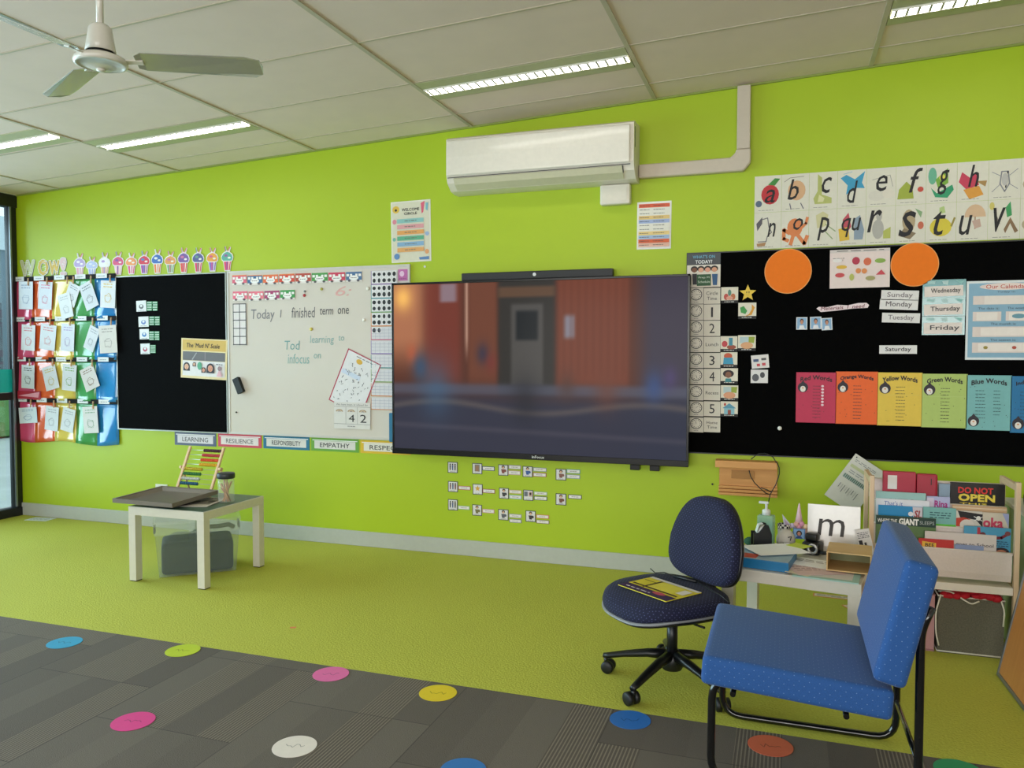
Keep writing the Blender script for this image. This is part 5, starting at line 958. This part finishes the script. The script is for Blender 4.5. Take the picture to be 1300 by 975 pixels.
# red document box
x, y, z, cw, ch, _ = wr(1121, 598.5, 1191, 629, T1-.02)
rx = root('document_box', 'red box file with white label in the top of rack', 'box file', (x, -.737, z)); RDB = mat('#b0203c', .35)
G().box(RDB, (-cw*.19, 0, -.02), (cw*.6, .034, ch+.04), .004).obj('box_body', rx); G().box(mat('#a81c36', .35), (cw*.31, 0, -.02), (cw*.38, .034, ch+.03), .01).obj('box_flap', rx); G().box(mat('#e4e0dc', .5), (-cw*.32, -.018, 0), (cw*.17, .001, ch*.65)).obj('label', rx); G().box(BLK, (cw*.38, -.018, .01), (.004, .001, .03)).obj('slot', rx)
book('book', 'pale blue folder standing between red box file and black book', 1192, 614, 1206, 633, -.747, '#8aa0b4', [], .06)
book('book', 'black book titled DO NOT OPEN in red and yellow', 1207, 612.5, 1284, 643, -.75, '#0d0c0e', [], .08, parts=[('title', [('t', '#d8342c', 'DO NOT', .46, .33, .64, .28, .0, .04), ('t', '#ecd44c', 'OPEN', .48, .68, .66, .32, 0, .06), ('t', '#ecd44c', 'THIS', .42, .97, .5, .08, 0, .05)])], th=.018)
book('book', 'tan topped book lying along the second rack rod', 1209, 641, 1288, 652, -.79, '#d8b088', [('r', '#ecd4b0', 0, .3, 1, .5)], .09)
book('book', 'pale teal book titled BATTLE at the left of the rack', 1112, 623.5, 1175.5, 641, -.79, '#9cc4c0', [('t', '#26282c', 'BATTLE', .52, .78, .48, .35, 0, .04)], .1)
book('book', 'lavender book with magenta title beside the teal book', 1176.5, 630, 1206, 648, -.79, '#b4b8dc', [('r', '#d8cce0', .0, .1, .3, 1), ('t', '#b02c84', 'Rina', .62, .55, .56, .5, 0, .03)], .1)
book('book', 'white book with blue title at the left of the rack', 1112, 632.5, 1180, 650, -.807, '#e4e4ea', [('t', '#4a6cb4', 'That\'s it', .33, .38, .35, .4, .1)], .1, .009)
book('book', 'bright blue book with red curl letters', 1115, 641, 1171, 659, -.822, '#1f8cc4', [('p', '#d8d0d8', [(.78, 0), (1, 0), (1, 1), (.8, 1)]), ('e', '#e8e8ec', .74, .62, .06, .2), ('t', '#a83c3c', 'SL', .9, .6, .16, .6, .2, .03)], .08, .009)
book('book', 'teal text heavy book with lime band in the rack', 1172, 643.5, 1213.5, 677, -.825, '#7cb8b4', [('b', '#2f5c64', .2, .16, .85, .46, 3), ('r', '#5fc434', 0, .66, 1, 1)], .04, .009)
book('book', 'pirate picture book with black bandana and white skull', 1213.8, 648, 1247.2, 671, -.825, '#d8d0c4', [('p', '#17151a', [(.05, .0), (1, .15), (1, .9), (.75, .5), (.15, .4)]), ('p', '#c43a24', [(.0, .45), (.3, .38), (.55, .5), (.2, .95), (0, .95)]), ('e', '#e4d8cc', .42, .85, .28, .35), ('e', '#f0ece4', .85, .4, .09, .14), ('l', '#f0ece4', [(.68, .3), (1, .55)], .003), ('l', '#f0ece4', [(.68, .55), (1, .3)], .003)], .05, .009)
book('book', 'cream book with large pink letters oka', 1247.6, 650.5, 1288, 673, -.825, '#d8ccb8', [('p', '#a4a8d0', [(.75, 0), (1, 0), (1, .9), (.9, .5)]), ('t', '#cc3c5c', 'oka', .4, .62, .75, .6, 0, .04)], .05, .009)
book('book', 'dark green book titled WHERE THE GIANT SLEEPS', 1112, 654, 1188, 690, -.855, '#5c7a48', [('r', '#1c3c34', 0, 0, 1, .36), ('e', '#8c9c6c', .3, .65, .25, .2)], .04, .008, parts=[('title', [('t', '#e8e8e4', 'WHERE THE', .19, .19, .33, .15, 0, .02), ('t', '#f4f4f0', 'GIANT', .55, .19, .32, .24, 0, .05), ('t', '#a8b4b0', 'SLEEPS', .85, .19, .24, .14, 0, .01)])])
book('book', 'light blue book with red armed figure at the rack right side', 1224, 667.5, 1288, 704, -.866, '#4c9cc0', [('p', '#b83444', [(.28, .02), (.34, .02), (.36, .35), (.28, .35)]), ('l', '#7c2434', [(.36, .28), (.6, .42), (.8, .38), (.95, .2)], .012), ('e', '#6c2c34', .4, .28, .06, .08), ('e', '#7c3c3c', .93, .2, .06, .09), ('b', '#1f4c6c', .68, .5, .95, .75, 3), ('e', '#2c2024', .8, .92, .17, .16), ('e', '#c07858', .8, .97, .12, .12)], .05, .008)
book('book', 'white card backed book ending in the words to School', 1174, 674, 1265, 703, -.875, '#dcd2cc', [('t', '#4c484c', 'goes to School', .7, .62, .52, .24, 0, .01)], .05, .006)
book('book', 'red and yellow spined book low in the front pocket', 1166, 683, 1211, 697, -.883, '#c4302c', [('p', '#e8b83c', [(.1, .3), (.5, .45), (.5, 1), (.1, 1)]), ('t', '#3c2420', 'BEE', .32, .72, .26, .4, 0, .03)], .05, .004)
book('book', 'grey blue booklet low in front pocket beside the red spine', 1212, 691, 1249, 701, -.883, '#8c9cc0', [], .05, .004)

# fabric bins below
def fbin(label, x0, x1, m, pipe, cont=False):
    r = root('fabric_bin', label, 'storage bin', ((x0+x1)/2, -.75, 0)); w_ = x1-x0; d_ = .25; h_ = .262
    g = G()
    for c, s in (((0, -d_/2, h_/2), (w_, .006, h_)), ((0, d_/2, h_/2), (w_, .006, h_)), ((-w_/2+.003, 0, h_/2), (.006, d_-.007, h_)), ((w_/2-.003, 0, h_/2), (.006, d_-.007, h_)), ((0, 0, .006), (w_-.013, d_-.007, .006))): g.box(m, (c[0], c[1], c[2]+.001), s, .001)
    g.obj('bin_body', r)
    for z in (.008, h_): 
        a, b = w_/2, d_/2+.003; G().tube(pipe, [(-a, -b, z), (a, -b, z), (a, b, z), (-a, b, z), (-a, -b, z)], .0035, 6).obj('piping', r)
    return r
GRB = mat('#625e50', .9, noise=.55, scale=180, bump=.5)
gb_ = fbin('grey flecked fabric bin overflowing with red cloth under rack', .668, .932, GRB, mat('#dcd6c8', .7))
fbin('plain dusty pink fabric bin beside the grey bin', .397, .655, mat('#b98a8c', .85), mat('#b08084', .8))
RED = mat('#b80f24', .75, noise=.3, scale=30, bump=.5); rc = root('red_cloths', 'heap of red cloth with white cord in the grey bin', 'cloth', (.80, -.745, .25))
rr = random.Random(8); g = G()
for k in range(70):
    x, y = rr.uniform(-.105, .1), rr.uniform(-.132, -.02); zz = .012+.022*(1-abs(x-.03)/.14)*rr.uniform(.3, 1); g.ball(RED, (x, y, zz), rr.uniform(.018, .028), 10, (1, 1, rr.uniform(.5, .75)))
o = g.obj('cloth_heap', rc)
WC = mat('#e4ddcc', .7)
G().tube(WC, bend([(-.125, -.095, .022), (-.08, -.13, .035), (-.04, -.145, .01), (.0, -.147, -.012), (.03, -.145, .005)], .03), .0035, 6).obj('white_cord', rc)
G().tube(WC, bend([(-.122, -.137, .018), (-.142, -.142, -.06), (-.140, -.142, -.16), (-.127, -.142, -.215)], .03), .0035, 6).obj('side_cord', rc)
G().tube(WC, bend([(.115, -.137, .018), (.13, -.142, -.03), (.126, -.142, -.1)], .02), .0035, 6).obj('side_cord', rc)
# leaning panel at right edge
lp = root('leaning_board', 'wood faced board with metal edge leaning at right photo edge', 'board', (.868, -1.085, .002), (0, math.radians(11.5), math.radians(2)))
LBW = woodmat('board_veneer', '#c07c3c', '#d3924e', 2)
G().box(LBW, (0, -.45, .40), (.012, .88, .78)).obj('panel', lp)
for c, s in (((0, -.45, .008), (.02, .9, .016)), ((0, -.45, .798), (.02, .9, .016)), ((0, -.008, .40), (.02, .016, .775)), ((0, -.892, .40), (.02, .016, .775))): G().box(ALU, c, s, .002).obj('edge_trim', lp)
# pale green unit at far right with headphones
cb2 = root('cabinet', 'pale green cabinet behind right end of the book rack', 'cabinet', (1.22, -.70, 0))
G().box(mat('#a4b48a', .5), (0, 0, .325), (.44, .38, .645), .004).obj('cabinet_body', cb2); G().box(mat('#dcd8c8', .4), (0, 0, .658), (.46, .40, .018), .003).obj('cabinet_top', cb2)
p = W(1300, 627, -.75); hp = root('headphones', 'black headphones resting on pale green cabinet at photo edge', 'headphones', (1.045, -.79, .6685))
G().tube(BLK, [(.07*math.cos(a)+.05, .0, .065+.075*math.sin(a)) for a in [pi*k/14 for k in range(15)]], .007, 8).obj('headband', hp)
for s in (-1, 1): G().lathe(BLK, [(0, -.012), (.03, -.012), (.036, 0), (.03, .012), (0, .012)], n=20, T=TR((.05+s*.062, 0, .0375), (0, pi/2, 0))).obj('ear_cup', hp)

# ------------------------------------------------------------------ clutter on the right table
ZT = .4505
bt = root('hand_sanitiser', 'clear pump bottle of hand sanitiser on right low table', 'bottle', (-.080, -.975, ZT), (0, 0, -.2))
SG = clear('#a9cfc0', .45, .05, 'bottle_plastic')
G().box(SG, (0, 0, .075), (.075, .055, .148), .01, None, 3).obj('bottle_body', bt); G().box(clear('#9ed0b4', .5, .02, 'gel'), (0, 0, .06), (.066, .046, .115), .008).obj('gel', bt)
PLW = mat('#e8e8e4', .3); G().lathe(PLW, [(0, .149), (.019, .149), (.019, .17), (.014, .175), (.006, .177), (.006, .2), (0, .2)], n=20).obj('collar', bt); G().box(PLW, (-.012, 0, .206), (.045, .014, .012), .004).obj('pump_head', bt)
td = root('tape_dispenser', 'black tape dispenser with white roll in front of bottle', 'tape dispenser', (-.098, -1.085, ZT), (0, 0, math.radians(15))); td.scale = (.85, 1, 1.2)
for s in (-1, 1): G().prism(BLK, [(-.05, 0), (.05, 0), (.047, .07), (.03, .105), (.012, .108), (-.01, .085), (-.022, .075), (-.05, .075)], s*.024-.004, s*.024+.004).obj('side_plate', td)
G().box(BLK, (-.0, 0, .012), (.096, .046, .022), .003).obj('base', td)
G().lathe(mat('#e8e6e0', .6), [(.018, -.017), (.036, -.017), (.036, .017), (.018, .017), (.018, -.017)], n=28, T=TR((.012, 0, .064), (pi/2, 0, 0))).obj('label_roll', td)
G().add([(-.018, -.017, .104), (-.018, .017, .104), (-.03, .017, .075), (-.03, -.017, .075), (.005, -.017, .1085), (.005, .017, .1085)], [(0, 1, 2, 3), (0, 4, 5, 1)], '#f0eeea').obj('loose_end', td)
pcup = root('pencil_cup', 'checked black and white cup behind the round ornament', 'cup', (.0, -.955, ZT))
m, b_, q = newmat('black_white_checks', .4); tc = q.N.new('ShaderNodeTexCoord'); ckn = q.N.new('ShaderNodeTexChecker'); ckn.inputs['Scale'].default_value = 90; ckn.inputs['Color1'].default_value = lin('#e8e4dc'); ckn.inputs['Color2'].default_value = lin('#1c1c20'); q.L.new(tc.outputs['Object'], ckn.inputs['Vector']); q.L.new(ckn.outputs[0], b_.inputs['Base Color'])
G().lathe(mat('#d8d4cc', .4), [(0, .002), (.026, .002), (.029, .085), (.026, .085), (.023, .006), (0, .006)], n=28).obj('cup_wall', pcup); G().lathe(m, [(.0295, .085), (.030, .107), (.027, .107), (.0265, .085)], n=28).obj('checked_rim', pcup)
orn = root('round_ornament', 'round grey white ornament with angular black eye marks', 'ornament', (.008, -1.035, ZT+.0)); g = G(); g.ball(mat('#c8c4bc', .5), (0, 0, .05), .05, 20, (.85, .76, 1)); g.obj('ball', orn)
g = G(); g.tube(BLK, [(.010, -.040, .070), (.024, -.034, .074), (.020, -.038, .056)], .0025, 6); g.tube(BLK, [(-.012, -.038, .044), (-.002, -.0375, .032), (.012, -.037, .038)], .0025, 6); g.obj('face_marks', orn)
un = root('unicorn_headband', 'pastel unicorn headband with horn, ears and flowers on table', 'headband', (.066, -.942, ZT))
G().lathe(mat('#e8c0c8', .5), [(0, .21), (.004, .2), (.011, .155), (.018, .118), (0, .116)], n=16, T=TR((.0, 0, 0))).obj('horn', un)
G().tube(mat('#d8d0dc', .5), [(.032*math.cos(a), 0, .003+.1*math.sin(a)) for a in [pi*k/16 for k in range(17)]], .004, 8).obj('band', un)
for s in (-1, 1):
    e = G().prism(mat('#d8dce8' if s < 0 else '#d8a8cc', .6), [(s*.03, .095), (s*.065, .09), (s*.075, .15)] if s < 0 else [(s*.03, .095), (s*.065, .085), (s*.075, .125)], -.006, .006).obj('ear', un); G().prism(mat('#c0a8c8' if s < 0 else '#e49cb8', .6), [(s*.04, .1), (s*.06, .098), (s*.066, .13 if s < 0 else .115)], -.0075, -.0061).obj('ear_lining', e)
g = G()
for x, z, c in ((-.012, .108, '#e8b4a8'), (.012, .112, '#dc98b4'), (.03, .10, '#f0d0a8'), (.0, .096, '#e8a0b0'), (-.03, .1, '#d0c4e0')): g.ball(mat(c, .7), (x, -.01, z), .013, 10)
g.obj('flowers', un)
g = G(); g.ball(mat('#e4bcb0', .7), (.022, -.006, .07), .024, 14, (1, .6, 1.1)); g.obj('plush_face', un)
card('badge', 'small blue portrait badge propped on right low table', 'badge', wr(1007, 670.5, 1022, 684.5, -.99)[:2]+(wr(1007, 670.5, 1022, 684.5, -.99)[2],)+wr(1007, 670.5, 1022, 684.5, -.99)[3:], '#4c7cb8', [('r', '#86b0dc', .06, .06, .94, .94), ('e', '#2c1c20', .5, .45, .24, .28), ('e', '#c88c74', .5, .5, .14, .2), ('p', '#284c94', [(.2, .94), (.35, .72), (.65, .72), (.8, .94)])], thick=.003)
GG = root('hand_scanner', 'black plastic gadget with round silver ringed dial', 'gadget', (.118, -1.07, ZT), (0, 0, math.radians(-20)))
G().box(BP, (0, .02, .028), (.08, .07, .055), .012, None, 3).obj('gadget_body', GG); G().box(BP, (-.005, .03, .074), (.055, .045, .034), .01, None, 3).obj('gadget_head', GG)
G().lathe(mat('#c8c8c8', .25, .6), [(.014, 0), (.024, 0), (.024, .008), (.014, .008), (.014, 0)], n=24, T=TR((.012, -.016, .03), (pi/2, 0, 0))).obj('ring', GG); G().tube(BP, bend([(.03, .0, .02), (.07, -.03, .02), (.1, -.01, .035), (.115, .0, .055)], .02), .01, 8, .005).obj('handle', GG)
ym = root('sponge', 'yellow wedge of sponge beside the round ornament', 'sponge', (-.045, -1.12, ZT)); G().box(mat('#d8c048', .8, bump=.5), (.012, .02, .0125), (.05, .035, .024), .006).obj('sponge_block', ym)
# m flash cards
x, y, z, cw, ch, _ = wr(1026, 641, 1087, 698, -.985)
fc = root('flash_cards', 'stack of white flash cards showing the letter m', 'flash cards', (x+.006, -1.003, ZT), (math.radians(-7), 0, math.radians(-4)))
G().box(mat('#e8e2dc', .25, coat=.5), (0, .006, .108), (.225, .012, .214), .002).obj('card_stack', fc)
g = G(); g.fixn = False; paint(g, [('t', '#3c3634', 'm', .45, .48, .52, .36, .1)], .225, .214, -.0006, 0, .108); g.obj('letter', fc)
card('small_card', 'small black and white printed cards standing right of flash cards', 'cards', (.345, -1.02, ZT+.062, .06, .12, math.radians(-14)), '#dcd8d4', [('r', '#26242a', .1, .4, .35, .9), ('r', '#3a363c', .45, .5, .6, .95), ('b', '#55535a', .1, .1, .9, .35, 4)], thick=.004)
# blue folder box and papers
def tb(px_, py_, z): return F(px_, py_, z)
bb = root('board_game_box', 'flat blue box under papers at left of stationery table', 'box', (-.085, -1.30, ZT), (0, 0, ra))
G().box(mat('#1b78ac', .35), (0, -.005, .0205), (.25, .21, .04), .002).obj('box_base', bb); G().box(mat('#a8c4d4', .4), (0, -.005, .0415), (.246, .206, .001)).obj('box_lid_art', bb); G().box(mat('#c8503c', .4), (-.06, -.06, .0425), (.1, .07, .001)).obj('red_panel', bb)
flat('paper_sheet', 'white sheet lying on top of the flat blue box', 'paper', (-.035, -1.235, 0), .235, .18, math.radians(30), ZT+.049, '#ffffff', [], .001, ry=0)
flat('paper_sheet', 'second white sheet beside the black gadget', 'paper', (.115, -1.27, 0), .2, .14, math.radians(-18), ZT+.011, '#ffffff', [('b', '#a49c98', .1, .2, .8, .5, 2)], .001)
flat('sticky_note', 'lime green sticky note before the black gadget', 'sticky note', (.065, -1.14, 0), .085, .075, math.radians(-35), ZT+.051, '#c8d848', [], .001)
flat('folder', 'pale teal folder of papers overhanging front of stationery table', 'folder', (.175, -1.37, 0), .25, .25, math.radians(-8), ZT+.0005, '#a8ccc0', [('r', '#e4dcd4', .03, .03, .9, .9)], .005)
flat('paper_sheet', 'pink tinged loose sheet between folder and wooden box', 'paper', (.12, -1.36, 0), .2, .17, math.radians(22), ZT+.0082, '#e4c8c4', [('b', '#b08c8c', .1, .2, .6, .7, 3)], .001)
flat('paper_sheet', 'cream note hanging over the table front by blue box', 'paper', (.07, -1.42, 0), .1, .09, math.radians(-28), ZT+.0068, '#e8dcc0', [('b', '#a49474', .1, .3, .8, .6, 2)], .001)
wb = root('wooden_box', 'open shallow light wooden box lying on its side on table', 'box', (.262, -1.30, ZT+.0125), (0, 0, math.radians(-6))); WB = woodmat('box_wood', '#c9a468', '#dcbc84', 0)
for c, s in (((0, 0, .003), (.17, .18, .005)), ((0, 0, .078), (.17, .18, .005)), ((-.0825, 0, .0405), (.005, .18, .070)), ((.0825, 0, .0405), (.005, .18, .070))): G().box(WB, c, s).obj('box_side', wb)
G().box(mat('#8a8c64', .7), (0, .085, .0405), (.159, .005, .069)).obj('box_bottom', wb)
dg = root('green_cloth', 'dark green folded cloth behind the tape dispenser', 'cloth', (-.15, -1.0, ZT)); g = G(); g.ball(mat('#2c5c44', .8, bump=.4), (0, 0, .022), .03, 12, (1, .8, .72)); g.ball(mat('#2c5c44', .8, bump=.4), (.02, .02, .018), .025, 12, (1, .8, .7)); g.obj('folds', dg)
# banner strips on the floor behind the table
for k, (c, rz, lab) in enumerate((((.29, -.16), -.06, 'orange edged number strip lying flat on carpet under the table'), ((.40, -.29), .5, 'shorter orange edged strip angled across the first strip'))):
    flat('number_strip', lab, 'number strip', c, .26 if k == 0 else .2, .06, rz, .0012+.0025*k, '#e08c4c', [('r', '#ecdccc', .03, .12, .97, .88), ('b', '#5c5c70', .08, .25, .92, .75, 2)], .0012)
